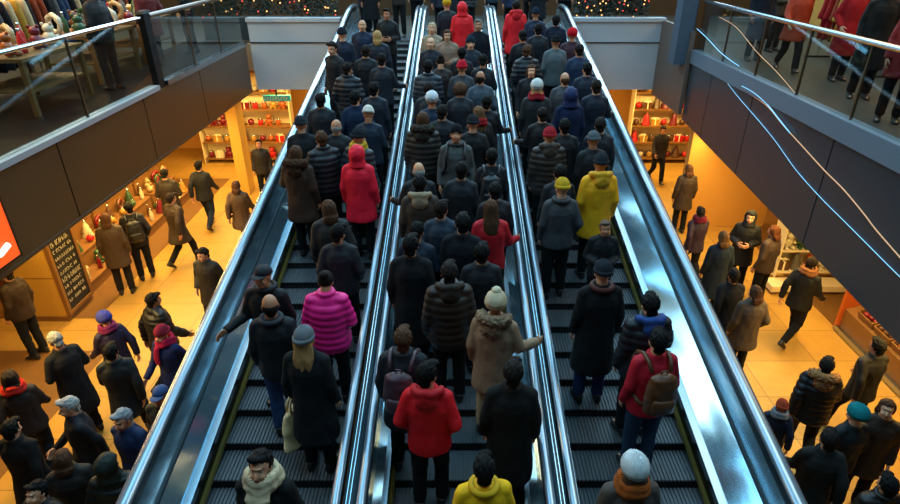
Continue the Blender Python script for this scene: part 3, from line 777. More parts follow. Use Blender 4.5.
esc('L', 345, 22, 1.72, 0, 'stand', 'jacket', NAVY, BLK, 'beanie', '#181c26', 'person in navy jacket and black beanie at the far left top of left escalator')
esc('L', 398, 55, 1.70, 0, 'railr', 'jacket', '#1b2129', BLK, 'short', HDK, 'dark haired person in slate jacket reaching for the right rail of the left escalator')
esc('L', 380, 128, 1.70, 0, 'railr', 'long', '#1f2022', BLK, 'beanie', '#26282e', 'person in long black coat and black beanie below the white beanie')
esc('L', 345, 66, 1.70, 0, 'pockets', 'puffer', '#14181f', BLK, 'short', HB, 'person in black puffer below the man gripping the left rail')
# ---- middle escalator
esc('M', 482, 446, 1.70, 0, 'stand', 'jacket', '#f5b80e', BLK, 'short', HDK, 'black haired person in bright yellow jacket, lowest on the middle escalator', 'collar:#d8a510')
esc('M', 528, 384, 1.76, 0, 'stand', 'long', '#161413', BLK, 'short', HB, 'tall person in plain black coat with cropped hair behind the yellow jacket')
esc('M', 427, 362, 1.74, 0, 'pockets', 'jacket', '#d5121e', BLK, 'short', HDK, 'person in plain red jacket with black hair low on the middle escalator', 'hooddown:#b5101a')
esc('M', 387, 325, 1.72, 0, 'shift', 'parka', '#1b1d22', BLK, 'short', HBR, 'brown haired person in dark coat wearing a plum backpack', '', ('#4a3038', 'plum coloured backpack on the dark coat at left of the middle escalator'))
esc('M', 497, 300, 1.74, -15, 'railr', 'parka', '#94755a', '#b89d7c', 'slouch', '#d3bb98', 'person in long tan coat and cream knitted hat with a pompom', 'fur:#8c7158 pom:#dcc9a8')
esc('M', 450, 278, 1.78, 0, 'stand', 'puffer', '#2b1f18', BLK, 'short', HB, 'large person in dark brown puffer jacket in the centre of the middle escalator', 'hooddown:#2a2019')
esc('M', 408, 236, 1.80, 0, 'stand', 'long', '#141416', BLK, 'short', HDK, 'tall person in long black coat at left of middle escalator above the plum backpack')
esc('M', 420, 182, 1.76, 0, 'stand', 'parka', '#3a2f25', BLK, 'short', HDK, 'dark haired person in brown parka with a beige hood lining', 'hooddown:#8d7a60')
esc('M', 404, 165, 1.70, 0, 'raill', 'jacket', '#16181c', BLK, 'bald', HGY, 'grey balding person in black jacket left of the brown parka')
esc('M', 456, 131, 1.78, 180, 'stand', 'jacket', '#4d4f4e', BLK, 'beanie', '#131418', 'man in grey jacket and black beanie facing down with a black backpack', 'collar:#2b2c2e', ('#101114', 'black backpack with shoulder straps worn by the man in the grey jacket'))
esc('M', 490, 195, 1.68, 0, 'railr', 'jacket', '#b8141f', BLK, 'long', HBR, 'woman with long brown hair in short red jacket at right of the middle escalator')
esc('M', 463, 200, 1.78, 0, 'shift', 'long', '#14161b', BLK, 'short', HDK, 'tall dark haired person in wide black coat beside the red jacketed woman')
esc('M', 440, 205, 1.68, 0, 'shiftm', 'jacket', '#283341', BLK, 'short', HB, 'person in blue grey jacket between the brown parka and the wide black coat')
esc('M', 420, 122, 1.78, 0, 'stand', 'puffer', '#2e2823', BLK, 'bob', HBR, 'brown haired person in bulky dark brown coat at left rail of the middle escalator', 'fur:#3b322b')
esc('M', 431, 91, 1.70, 0, 'stand', 'jacket', '#16283c', BLK, 'slouch', '#dcdde0', 'person in dark blue jacket and white knitted hat')
esc('M', 461, 88, 1.68, 0, 'phone', 'parka', '#22242a', BLK, 'curly', '#553a28', 'person with thick brown curls in dark parka above the grey jacketed man')
esc('M', 478, 105, 1.68, 20, 'stand', 'jacket', '#1d1b1d', BLK, 'long', '#6b4a30', 'person with long light brown hair and a red scarf', 'scarf:#9c1a22')
esc('M', 474, 120, 1.72, 0, 'shift', 'jacket', BLK, BLK, 'beanie', '#20242a', 'person in black jacket and charcoal beanie behind the red scarf')
esc('M', 443, 112, 1.70, 0, 'shiftm', 'jacket', '#1c1e23', BLK, 'short', HB, 'person in black jacket with brown cropped hair beside the bulky brown coat')
esc('M', 461, 60, 1.72, 0, 'stand', 'jacket', '#33373c', BLK, 'beanie', '#c4182c', 'person in grey coat with a small red beanie on the middle escalator')
esc('M', 472, 75, 1.72, 0, 'pockets', 'jacket', '#3c4a55', BLK, 'bald', HB, 'balding person in blue grey jacket below the red beanie')
esc('M', 424, 40, 1.70, 170, 'stand', 'jacket', '#1a1f28', BLK, 'bald', HB, 'bare headed person in dark jacket facing down at left of middle escalator')
esc('M', 418, 58, 1.74, 0, 'stand', 'puffer', '#222a33', BLK, 'short', HDK, 'large person in slate puffer below the bare headed person')
esc('M', 447, 30, 1.70, 180, 'phone', 'parka', '#8b6f5c', BLK, 'long', HBR, 'woman in beige coat facing down near top of the middle escalator')
esc('M', 463, 3, 1.72, 0, 'stand', 'parka', '#dd1822', BLK, 'hood', '#dd1822', 'person in red hooded coat at the top of the middle escalator')
esc('M', 479, 18, 1.76, 180, 'railr', 'long', '#12161f', BLK, 'short', HGY, 'grey haired person in long black coat near top right of middle escalator')
esc('M', 471, 33, 1.70, 180, 'phone', 'jacket', '#182230', BLK, 'beanie', '#1b2836', 'person in dark teal jacket facing down below the grey haired person')
esc('M', 428, 22, 1.70, 180, 'stand', 'jacket', '#97836c', BLK, 'bob', '#b8a183', 'fair haired person in light beige jacket at the top of the middle escalator')
esc('M', 448, 2, 1.66, 0, 'stand', 'jacket', '#1b1d24', BLK, 'slouch', '#d6a41c', 'person in black jacket and mustard yellow hat at top of the middle escalator')
esc('M', 500, 88, 1.66, 0, 'railr', 'jacket', '#111318', BLK, 'short', HDK, 'black haired person in black jacket reaching to the right rail of the middle escalator')
esc('M', 497, 148, 1.66, 0, 'stand', 'jacket', '#15181d', BLK, 'short', HDK, 'person in black jacket with a dark grey backpack beside the man facing down', '', ('#1d2126', 'dark grey backpack at the right rail of the middle escalator'))
esc('M', 462, 45, 1.66, 0, 'stand', 'jacket', '#101217', BLK, 'short', HDK, 'black haired person in black jacket above the red beanie on the middle escalator')
esc('M', 440, 62, 1.66, 10, 'phone', 'jacket', '#2a221f', BLK, 'bun', HB, 'person in brown jacket with hair in a bun left of the red beanie')
esc('M', 480, 250, 1.70, 0, 'stand', 'jacket', '#15171b', BLK, 'short', HDK, 'black haired person in black jacket between the wide coat and the tan coat')
esc('M', 436, 240, 1.66, 0, 'phone', 'jacket', '#1c2431', BLK, 'short', HDK, 'person in dark navy jacket holding something up above the brown puffer')
# ---- right escalator
esc('R', 612, 442, 1.70, 0, 'stand', 'parka', '#4b4038', BLK, 'long+slouch', '#5d4534+#cfd3d2', 'person in grey brown coat, white knitted hat and orange scarf, lowest on right escalator', 'scarf:#a8551f')
esc('R', 660, 328, 1.70, 0, 'stand', 'jacket', '#b31226', '#26384e', 'short', HDK, 'dark haired person in crimson jacket and jeans wearing a brown backpack', '', ('#5c3518', 'brown leather backpack on the crimson jacket'))
esc('R', 607, 276, 1.78, 0, 'stand', 'long', '#0f1012', '#1c3458', 'beanie', '#22252c', 'tall person in long black coat, dark beanie and blue jeans above the empty steps', 'collar:#4a2018')
esc('R', 650, 294, 1.74, 0, 'railr', 'puffer', '#15181d', BLK, 'short', HDK, 'person in black puffer with a blue hood at the right rail of right escalator', 'hooddown:#1c3f7c')
esc('R', 605, 222, 1.42, 180, 'phone', 'jacket', '#15171a', BLK, 'short', '#6e5648', 'small child in dark jacket facing down below the yellow jacket')
esc('R', 600, 152, 1.80, 0, 'stand', 'parka', '#f7a812', BLK, 'beanie', '#23262b', 'person in mustard yellow jacket with the hood down on the right escalator', 'hooddown:#dc9c20')
esc('R', 553, 178, 1.70, 0, 'shift', 'jacket', '#3b3d40', BLK, 'beanie', '#d2a224', 'person in yellow beanie and grey jacket left of the mustard jacket', 'collar:#35373b')
esc('R', 548, 132, 1.74, 0, 'stand', 'puffer', '#2d241f', BLK, 'beanie', '#a5202a', 'person in red beanie and dark brown coat on the right escalator', 'hooddown:#3d322b')
esc('R', 535, 86, 1.72, 0, 'stand', 'parka', '#1e2124', BLK, 'bob+slouch', HBL + '+#d8d6cf', 'person in white knitted hat and red scarf on the right escalator', 'scarf:#a01f2b')
esc('R', 571, 90, 1.78, 0, 'stand', 'long', '#111d3a', BLK, 'hood', '#12204a', 'person in long navy coat with the hood up on right escalator')
esc('R', 597, 138, 1.68, 0, 'railr', 'jacket', '#17191d', BLK, 'beanie', '#5a5f64', 'person in grey beanie and black jacket just above the mustard jacket')
esc('R', 605, 82, 1.74, 0, 'railr', 'jacket', '#141c2b', '#1d3448', 'short', HB, 'person in dark navy jacket and jeans standing at the right rail, upper right escalator')
esc('R', 588, 42, 1.72, 0, 'railr', 'jacket', '#182a44', BLK, 'short', HB, 'person in blue jacket at the right rail below the big red hat')
esc('R', 574, 30, 1.70, 0, 'stand', 'parka', '#3a2028', BLK, 'slouch', '#d0121f', 'person with a big bright red knitted hat near top of the right escalator')
esc('R', 557, 41, 1.72, 0, 'stand', 'jacket', '#505a5e', BLK, 'beanie', '#10151b', 'person in light grey jacket and black beanie on the upper right escalator')
esc('R', 507, 3, 1.76, 0, 'stand', 'parka', '#e01a24', BLK, 'short', HB, 'brown haired person in red coat at the top left of the right escalator', 'hooddown:#cb1820')
esc('R', 524, 45, 1.70, 0, 'pockets', 'puffer', '#181a20', BLK, 'short', HBR, 'person in black puffer below the red coat on the right escalator')
esc('R', 530, 70, 1.66, 170, 'stand', 'jacket', '#15181e', BLK, 'bob', HBR, 'brown haired person facing down in black jacket above the white knitted hat')
esc('R', 565, 72, 1.70, 0, 'shift', 'jacket', '#414347', BLK, 'bald', HBR, 'balding person in mid grey jacket above the navy hooded coat')
esc('R', 535, 8, 1.72, 0, 'stand', 'jacket', '#18233a', BLK, 'beanie', '#1a2233', 'person in dark blue jacket and navy beanie right of the red coat')
esc('R', 520, 28, 1.68, 0, 'phone', 'jacket', '#101319', BLK, 'short', HDK, 'black haired person in black jacket just below the red coat, right escalator')
esc('R', 555, 12, 1.72, 0, 'stand', 'long', '#131b2c', BLK, 'short', HDK, 'black haired person in long navy coat at the top of the right escalator')
esc('R', 525, 100, 1.66, 0, 'raill', 'jacket', '#1b1618', BLK, 'short', HB, 'person in dark maroon jacket at left rail of the right escalator')
esc('M', 440, 160, 1.7, 0, 'stand', 'jacket', '#1b1e24', BLK, 'short', HDK, 'black haired person in ink black jacket just beside the man in grey facing down', lim=3)
esc('M', 500, 120, 1.68, 0, 'railr', 'jacket', '#191f2a', BLK, 'short', HB, 'brown haired person in navy jacket behind the red scarf at right', lim=3)
esc('M', 440, 85, 1.7, 0, 'stand', 'jacket', '#1f2328', BLK, 'short', HB, 'brown haired person in graphite jacket by the white knitted hat', lim=3)
esc('M', 485, 62, 1.68, 0, 'phone', 'jacket', '#14181f', BLK, 'short', HDK, 'black haired person in black jacket right of the small red beanie', lim=3)
esc('M', 490, 45, 1.7, 0, 'stand', 'jacket', '#1c2836', BLK, 'short', HDK, 'black haired person in petrol jacket at the top right of middle escalator', lim=3)
esc('M', 405, 98, 1.7, 0, 'raill', 'jacket', '#202227', BLK, 'short', HDK, 'black haired person in black jacket at the left rail beside the white knitted hat', lim=3)
esc('M', 500, 175, 1.66, 0, 'stand', 'jacket', '#1e1c20', BLK, 'short', HDK, 'black haired person in dark jacket above the red jacketed woman', lim=3)
esc('L', 385, 80, 1.7, 0, 'stand', 'jacket', '#1b212c', BLK, 'short', HDK, 'black haired person in ink blue jacket by the long dark blue coat', lim=3)
esc('L', 365, 50, 1.7, 0, 'shift', 'jacket', '#15181d', BLK, 'short', HB, 'brown haired person in black jacket below the fair haired woman in dark coat', lim=3)
esc('L', 320, 95, 1.7, 0, 'stand', 'jacket', '#1a1d23', BLK, 'short', HDK, 'black haired person in black jacket at the left rail below the man facing down', lim=3)
esc('R', 525, 130, 1.68, 0, 'stand', 'jacket', '#18191c', BLK, 'short', HDK, 'black haired person in black jacket left of the red beanie', lim=3)
esc('R', 575, 115, 1.7, 0, 'stand', 'jacket', '#1b1d22', BLK, 'short', HB, 'brown haired person in black jacket below the navy hooded coat', lim=3)
esc('R', 590, 65, 1.7, 0, 'shift', 'jacket', '#16202e', BLK, 'short', HDK, 'black haired person in midnight blue jacket between the blue jackets at the right rail', lim=3)
esc('R', 540, 28, 1.68, 0, 'stand', 'jacket', '#171b22', BLK, 'short', HDK, 'black haired person in black jacket left of the big red hat', lim=3)
esc('R', 540, 160, 1.66, 0, 'stand', 'jacket', '#1a1a1c', BLK, 'short', HDK, 'black haired person in black jacket just above the yellow beanie', lim=3)
# ---- people on the upper landing
UPZ = UP + .012
for (x, y, yaw, pose, coat, cc, hd, hc, lb) in [
    (-2.0, 14.95, 180, 'stand', 'long', BLK, 'short', HDK, 'person in long black coat stepping onto the left escalator'),
    (-1.35, 15.15, 170, 'phone', 'jacket', '#2a2320', 'bob', HBR, 'person in brown jacket at the head of the left escalator'),
    (-.35, 14.95, 0, 'walk', 'jacket', NAVY, 'short', HB, 'person in navy jacket stepping off the middle escalator'),
    (.3, 15.2, 0, 'walk', 'puffer', '#1c1d21', 'beanie', '#1a1d22', 'person in black puffer leaving the middle escalator'),
    (1.3, 14.95, 0, 'walk', 'jacket', '#1a2740', 'short', HDK, 'person in dark blue jacket stepping off the right escalator'),
    (1.95, 15.15, 0, 'stand', 'long', '#15171c', 'cap', '#14161a', 'person in long black coat and cap at the head of right escalator'),
    (-2.3, 16.2, 200, 'shift', 'parka', '#27303a', 'short', HB, 'person in slate parka waiting behind the left escalator head'),
    (-1.0, 16.3, 180, 'stand', 'jacket', '#161a22', 'short', HDK, 'person in black jacket on the landing between left and middle escalators'),
    (.0, 16.4, 0, 'walkm', 'long', '#1a1c20', 'short', HDK, 'person in long dark coat walking away behind the middle escalator'),
    (.9, 16.2, 10, 'walk', 'jacket', '#1b2a3a', 'short', HB, 'person in teal jacket walking away on the landing'),
    (1.9, 16.4, -20, 'stand', 'puffer', '#191b20', 'short', HDK, 'person in black puffer on the landing behind the right escalator'),
    (2.75, 16.1, 160, 'stand', 'jacket', '#12161f', 'beanie', '#20242b', 'person in black jacket by the garland on the right of the landing')]:
    person((x, y, UPZ if y < 15.4 else UP), R(yaw), 1.72, pose, coat, cc, BLK, hd, hc, lb)
# ---- ground floor, left
gnd(197, 160, 1.76, 0, 'walk', 'jacket', '#15161a', '#1b2536', 'short', HDK, 'person in black jacket and dark jeans striding towards the far shops')
gnd(163, 170, 1.72, 10, 'phone', 'parka', '#2a221c', BLK, 'short', HDK, 'person in brown coat standing close to the left shop display')
gnd(169, 192, 1.72, -25, 'walkm', 'parka', '#33261c', BLK, 'short', HB, 'person in dark brown parka walking just behind the coat at the display')
gnd(104, 214, 1.74, 20, 'stand', 'parka', '#3d2d20', '#171513', 'bob', HBR, 'brown haired person in brown parka looking at the left shop display')
gnd(127, 203, 1.72, 30, 'shift', 'jacket', '#17161a', BLK, 'short', HDK, 'person in black jacket with a large dark backpack at the left display', '', ('#1b1a1c', 'large dark backpack worn in front of the left shop display'))
gnd(202, 248, 1.72, 170, 'pockets', 'parka', '#26221f', BLK, 'short', HB, 'person in dark parka facing the camera on the bright floor beside the left handrail')
gnd(235, 180, 1.70, 0, 'walk', 'parka', '#4a3626', BLK, 'bob', HBR, 'person in light brown coat walking by the left escalator cladding')
gnd(258, 140, 1.70, 190, 'stand', 'jacket', '#1f1a18', BLK, 'short', HDK, 'person in black jacket in front of the far left shop')
gnd(150, 292, 1.74, -40, 'walk', 'puffer', '#141416', BLK, 'short', HDK, 'person in bulky black puffer crossing the bright floor')
gnd(102, 312, 1.64, 60, 'walkm', 'jacket', '#2a2035', BLK, 'slouch', '#3b3f8f', 'person in purple jacket and blue hat hurrying below the chalkboard', 'scarf:#7a2350')
gnd(160, 325, 1.70, 160, 'walk', 'long', '#1b2550', BLK, 'beanie', '#8d2436', 'person in cobalt blue coat with a dark red beanie and crimson scarf', 'scarf:#b01c46')
gnd(108, 343, 1.72, 20, 'walkm', 'parka', '#15181a', BLK, 'short', HDK, 'person in black parka left of the cobalt blue coat')
gnd(54, 334, 1.74, 60, 'phone', 'long', '#17171a', BLK, 'short', HGY, 'grey haired person in long black coat below the yellow pillar')
gnd(6, 370, 1.68, 30, 'walk', 'jacket', '#241c1a', BLK, 'bob', HB, 'person in dark jacket with a red scarf at the left edge', 'scarf:#b5251d')
gnd(66, 396, 1.74, 130, 'walk', 'jacket', '#131419', BLK, 'short', '#9a9894', 'silver haired person in black jacket left of the navy jacket')
gnd(120, 408, 1.74, 165, 'walkm', 'jacket', '#162a4c', BLK, 'short', '#8a8c90', 'grey haired man in navy blue jacket facing the camera low on the left')
gnd(158, 388, 1.72, 175, 'shift', 'parka', '#25231f', BLK, 'cap', '#2c4a78', 'person in blue cap and dark olive coat close to the left handrail')
gnd(60, 452, 1.66, 20, 'stand', 'parka', '#201b17', BLK, 'bob', HBR, 'brown haired person in dark coat at the bottom left')
gnd(105, 458, 1.70, 10, 'pockets', 'puffer', '#141a17', BLK, 'hood', '#16211d', 'person in dark green hooded puffer at the bottom left')
gnd(32, 485, 1.66, 170, 'stand', 'jacket', '#1b1513', BLK, 'short', HDK, 'person in black jacket nearest to the bottom left corner')
gnd(6, 420, 1.70, 0, 'walkm', 'long', '#15110f', BLK, 'short', HDK, 'person in long black coat cut by the left edge of the picture')
gnd(4, 268, 1.72, 80, 'stand', 'jacket', '#2b1d15', BLK, 'short', HB, 'person in brown jacket behind the yellow pillar')
# ---- ground floor, right
gnd(690, 165, 1.72, 0, 'stand', 'parka', '#33261f', BLK, 'bob', HBR, 'brown haired person in brown coat beside the ochre pier')
gnd(664, 125, 1.70, 180, 'walk', 'jacket', '#1e1b1a', BLK, 'short', HDK, 'person in black jacket in front of the far right shop')
gnd(702, 206, 1.72, 10, 'walk', 'jacket', '#2a1a2a', BLK, 'short', HB, 'person in plum jacket at the right escalator cladding', 'scarf:#6d1a2c')
gnd(725, 232, 1.76, 0, 'stand', 'long', '#15202d', BLK, 'bob', '#5c3f24', 'tan haired person in long dark navy coat on the right ground floor')
gnd(752, 212, 1.74, 150, 'phone', 'parka', '#121316', BLK, 'hood', '#121316', 'person in black hooded coat with the hood up on the right ground floor')
gnd(776, 226, 1.72, 30, 'stand', 'jacket', '#3a2c25', BLK, 'bob', '#4f2c18', 'auburn haired person in striped brown jacket beside the white counter')
gnd(736, 268, 1.74, 0, 'walk', 'long', '#131519', BLK, 'short', HB, 'person in long black coat in front of the hooded person')
gnd(757, 287, 1.70, 0, 'shift', 'parka', '#4a3c31', BLK, 'bob', HBR, 'person in taupe coat with brown hair nearest the right handrail')
gnd(814, 256, 1.74, -60, 'walk', 'jacket', '#131313', BLK, 'short', HB, 'person in black jacket striding in front of the white counter', 'scarf:#8a5a3a')
gnd(830, 357, 1.72, -25, 'walk', 'puffer', '#131214', BLK, 'short', HB, 'person in black puffer with tan fur hood striding across the right floor', 'fur:#96693f')
gnd(784, 400, 1.30, -20, 'walkm', 'jacket', '#1a2333', BLK, 'beanie', '#b5482a', 'child in navy coat with an orange red hat by the right handrail', 'scarf:#8d8f96')
gnd(882, 338, 1.72, 10, 'walk', 'jacket', '#1a1714', BLK, 'short', HDK, 'person in black jacket beside the produce crates')
gnd(860, 408, 1.70, 10, 'stand', 'jacket', '#12181a', BLK, 'slouch', '#137a7e', 'person in teal knitted hat and black jacket on the right')
gnd(833, 430, 1.74, -15, 'walkm', 'long', '#262422', BLK, 'short', HB, 'person in long charcoal coat walking low on the right')
gnd(890, 402, 1.68, 150, 'stand', 'parka', '#33241a', BLK, 'bob', HBR, 'brown haired person in brown coat at the right edge')
gnd(892, 478, 1.68, 0, 'stand', 'puffer', '#1a1411', BLK, 'short', HDK, 'person in black puffer nearest to the bottom right corner')
# ---- upper galleries
def upp(x, y, h, yaw, *a): person((x, y, UP), R(yaw), h, *a)
upp(5.8, 12.0, 1.74, 180, 'stand', 'long', '#161b26', BLK, 'short', HDK, 'person in long navy coat behind the glass railing on right gallery')
upp(5.9, 10.9, 1.70, 170, 'walk', 'parka', '#9a3212', BLK, 'bob', HBR, 'person in orange coat behind the glass railing on the right gallery')
upp(6.4, 10.2, 1.72, 180, 'shift', 'long', '#8a1014', BLK, 'short', HDK, 'person in long red coat beside the orange coat on the right gallery')
upp(6.0, 8.9, 1.78, 160, 'stand', 'long', '#17130f', BLK, 'short', HDK, 'person in long black coat on the right gallery')
upp(5.6, 7.6, 1.70, 150, 'stand', 'parka', '#7d1512', BLK, 'bob', HBR, 'person in dark red parka at the near end of the right gallery')
upp(6.7, 13.1, 1.70, 200, 'phone', 'jacket', '#3a3226', BLK, 'short', HB, 'person in khaki jacket at the far end of the right gallery')
upp(-5.5, 12.9, 1.72, 90, 'stand', 'jacket', '#15161a', BLK, 'short', HDK, 'person in black jacket at the far end of the left gallery')
upp(-5.5, 11.3, 1.68, 60, 'shift', 'parka', '#5b1a18', BLK, 'bob', HBR, 'person in dark red parka browsing on the left gallery')
upp(-5.4, 9.5, 1.68, 70, 'stand', 'jacket', '#1d1a1a', BLK, 'short', HDK, 'person in dark jacket at the tables on the left gallery')
# ================================================================ shops and fittings
# --- yellow pillar with the chalkboard
t = empty('pillar', (-6.9, 8.62, 0)); tag(t, 'square yellow pillar under the left gallery with a chalkboard on its side', 'pillar')
build(MB().box((-.36, -.34, .09), (.36, .34, 2.6)), 'shaft', M['pillar'], t)
build(MB().box((-.38, -.36, 0), (.38, .36, .09)), 'plinth', M['wood'], t)
for z in (.82, 1.7): build(MB().box((-.364, -.344, z), (.364, .344, z + .012)), 'joint', M['wood'], t)
cb = empty('chalkboard', (-6.5, 8.62, .12)); tag(cb, 'tall black chalkboard with rows of white handwriting beside the yellow pillar', 'chalkboard')
build(MB().box((-.02, -.30, .06), (.02, .30, 1.86)), 'board', M['chalk'], cb)
build(MB().box((-.03, -.36, 0), (.035, -.30, 1.92)).box((-.03, .30, 0), (.035, .36, 1.92)).box((-.03, -.30, 0), (.035, .30, .06)).box((-.03, -.30, 1.86), (.035, .30, 1.92)), 'frame', M['wood'], cb)
rnd = random.Random(5); b = MB()
for r in range(13):
    z = 1.76 - r * .128; y = -.25; big = r in (0, 4, 9)
    hh = .085 if big else .055
    while y < .22:
        wd = rnd.uniform(.025, .045); k = rnd.randint(0, 4); x = .024
        P = lambda a, c: (x, y + a * wd, z - hh / 2 + c * hh)
        st = {0: [(0, 0), (0, 1), (1, .5), (0, .4)], 1: [(1, 1), (0, .8), (.1, .1), (1, 0)], 2: [(0, 0), (.5, 1), (1, 0)], 3: [(0, 1), (.2, 0), (.6, .6), (1, .1)], 4: [(.5, 0), (0, .5), (.5, 1), (1, .5), (.6, 0)]}[k]
        b.tube([P(*q) for q in st], .0042, 4)
        y += wd * 1.5 + (.035 if rnd.random() < .2 else 0)
build(b, 'chalk_writing', M['chalkline'], cb)
# --- lit orange blade sign on the left fascia
s0 = at_x(18, 250, -4.62)
t = empty('shop_sign', (-4.66, s0.y, 2.76)); tag(t, 'lit orange shop sign with a white letter on the left fascia', 'sign')
build(MB().box((-.06, -1.25, 0), (.05, 0, .72)), 'case', M['signorange'], t)
build(MB().box((-.065, -1.27, -.02), (.056, -1.25, .74)).box((-.065, 0, -.02), (.056, .02, .74)).box((-.065, -1.27, -.02), (.056, .02, 0)).box((-.065, -1.27, .72), (.056, .02, .74)), 'rim', M['dark_trim'], t)
X = .058
b = MB()
for pts in ([(-.72, .12), (-.72, .60)], [(-.72, .58), (-.5, .60), (-.38, .48), (-.46, .36), (-.70, .33)], [(-.52, .33), (-.40, .20), (-.26, .13), (-.12, .17)]):
    b.tube([(X, y, z) for y, z in pts], .032, 8)
build(b, 'letter', M['signwhite'], t)

# --- goods: one of each kind, copied
def k_box(): return MB().box((-.11, -.09, 0), (.11, .09, .15)).box((-.117, -.097, .13), (.117, .097, .17)).box((-.119, -.015, 0), (.119, .015, .174), 1).box((-.015, -.1, 0), (.015, .1, .174), 1).ell((.04, 0, .19), (.045, .02, .022), mi=1).ell((-.04, 0, .19), (.045, .02, .022), mi=1).mesh('gift_box', [M['goods'], M['signwhite2']])
def k_bauble(): return MB().ell((0, 0, .085), (.085, .085, .085)).lathe([(.022, .165), (.022, .185), (.01, .19)], mi=1).mesh('bauble', [M['goods'], M['chrome']], True)
def k_jar(): return MB().lathe([(.06, 0), (.07, .01), (.07, .13), (.055, .155)]).lathe([(.058, .15), (.058, .185), (.05, .19)], mi=1).mesh('jar', [M['goods'], M['chrome']], True)
def k_bottle(): return MB().lathe([(.045, 0), (.048, .01), (.048, .17), (.018, .24), (.016, .29)]).lathe([(.02, .28), (.02, .315)], mi=1).mesh('bottle', [M['goods'], M['chrome']], True)
def k_bear(): return MB().ell((0, 0, .10), (.085, .075, .10)).ell((0, .02, .235), (.07, .065, .065)).ell((-.055, .01, .295), (.025, .015, .025)).ell((.055, .01, .295), (.025, .015, .025)).ell((-.085, .05, .12), (.03, .05, .03)).ell((.085, .05, .12), (.03, .05, .03)).ell((-.06, .09, .03), (.035, .06, .035)).ell((.06, .09, .03), (.035, .06, .035)).ell((0, .08, .22), (.03, .03, .022)).mesh('stuffed_bear', [M['goods']], True)
def k_cone(): return MB().lathe([(.11, 0), (.12, .02), (.08, .12), (.095, .125), (.055, .23), (.07, .235), (.01, .36)]).lathe([(.02, .34), (.025, .37), (.004, .40)], mi=1).mesh('ornament_tree', [M['goods'], M['chrome']])
def k_wreath():
    b = MB(); b.tube([(.13 * math.cos(a), .02, .16 + .13 * math.sin(a)) for a in [2 * math.pi * i / 20 for i in range(20)]], [.035 + .008 * ((i * 7) % 3) for i in range(20)], 7, True)
    for i in range(6): b.ell((.13 * math.cos(i), .06, .16 + .13 * math.sin(i)), (.02, .02, .02), nu=8, nv=6, mi=1)
    return b.mesh('wreath', [M['goods'], M['redgloss']], True)
M['signwhite2'] = mat('ribbon', '#e8dcb8', .4); M['redgloss'] = mat('red_berry', '#a8121c', .3)
KIND = {'gift_box': k_box(), 'bauble': k_bauble(), 'jar': k_jar(), 'bottle': k_bottle(), 'stuffed_bear': k_bear(), 'ornament_tree': k_cone(), 'wreath': k_wreath()}
PAL = {'red': '#b5181a', 'gold': '#a87a2c', 'white': '#c4b89a', 'green': '#2a4a2c', 'brown': '#54351d', 'orange': '#a04e18', 'cream': '#a88d5c', 'grey': '#5c564e', 'crimson': '#6b0e1b'}
def good(kind, col, loc, rz, where, sc=1):
    o = link(kind, KIND[kind], None, loc, (0, 0, rz), lin(PAL[col])); o.scale = (sc,) * 3
    lb = '%s %s %s' % (col, kind.replace('_', ' '), where)
    tag(o, lb, kind.replace('_', ' '), lb); return o
rg = random.Random(11)
ORD = ('lowest', 'second', 'third', 'fourth', 'top')
def tiered(name, y0, y1, where):
    """stepped display facing the atrium, rising away from the walkway"""
    t = empty('display_stand', (-6.62, (y0 + y1) / 2, 0)); tag(t, 'stepped wooden display stand %s' % where, 'display stand'); yc = (y0 + y1) / 2
    for k in range(5):
        x = -.34 * k
        build(MB().box((x - .34, y0 - yc, .0), (x, y1 - yc, (.19 + .33 * k))).box((x - .34, y0 - yc, (.19 + .33 * k)), (x + .02, y1 - yc, (.22 + .33 * k))), 'tier', M['wood'], t)
        y = y0 + .14
        while y < y1 - .12:
            for xo in (-.09, -.25): good(rg.choice(list(KIND)), rg.choice(['gold', 'white', 'cream', 'red', 'crimson', 'brown', 'green', 'gold', 'white']), (-6.62 + x + xo, y + rg.uniform(-.012, .012), .222 + .33 * k), R(-90 + rg.uniform(-12, 12)), 'on the %s tier of %s' % (ORD[k], name), rg.uniform(.78, .9)); y += rg.uniform(.205, .225)
tiered('the display by the chalkboard', 9.15, 10.75, 'next to the chalkboard')
tiered('the middle left display', 10.85, 12.45, 'in the middle of the left shop')
tiered('the far left display', 12.55, 13.75, 'at the far end of the left shop')
# wall shelves facing the camera or the aisle
def shelves(lb, x0, x1, y, zs, where, fill=True, kinds=None, depth=.34, step=(.235, .27), m='cream', back=True, cols=None):
    t = empty('shelf_unit', ((x0 + x1) / 2, y, .008 if zs[0] < .2 else zs[0] - .1)); tag(t, lb, 'shelf'); xc = (x0 + x1) / 2; zb_ = .008 if zs[0] < .2 else zs[0] - .1
    h = zs[-1] + .45 - zb_
    if back: build(MB().box((x0 - xc, depth, 0), (x1 - xc, depth + .03, h)), 'back_panel', M[m], t)
    for s in (-1, 1): build(MB().box((s * (x1 - xc) - .015, 0, 0), (s * (x1 - xc) + .015, depth, h)), 'side_panel', M[m], t)
    for i, z in enumerate(zs):
        build(MB().box((x0 - xc + .016, 0, z - .03 - zb_), (x1 - xc - .016, depth - .002, z - zb_)), 'shelf', M['wood'] if m == 'cream' else M['counter'], t)
        x = x0 + .16
        while fill and x < x1 - .13:
            good(rg.choice(kinds or list(KIND)), rg.choice(cols or list(PAL)), (x, y + depth * .45, z + .002), R(180 + rg.uniform(-10, 10)), 'on the %s shelf of %s' % (ORD[min(i, 4)], where)); x += rg.uniform(*step)
shelves('tall shelf unit of red and gold goods in the far left shop', -7.2, -4.6, 16.2, (.15, .62, 1.09, 1.56, 2.03), 'the far left shop', kinds=['gift_box', 'jar', 'stuffed_bear', 'bauble'], cols=['red', 'red', 'crimson', 'gold', 'white', 'orange'])
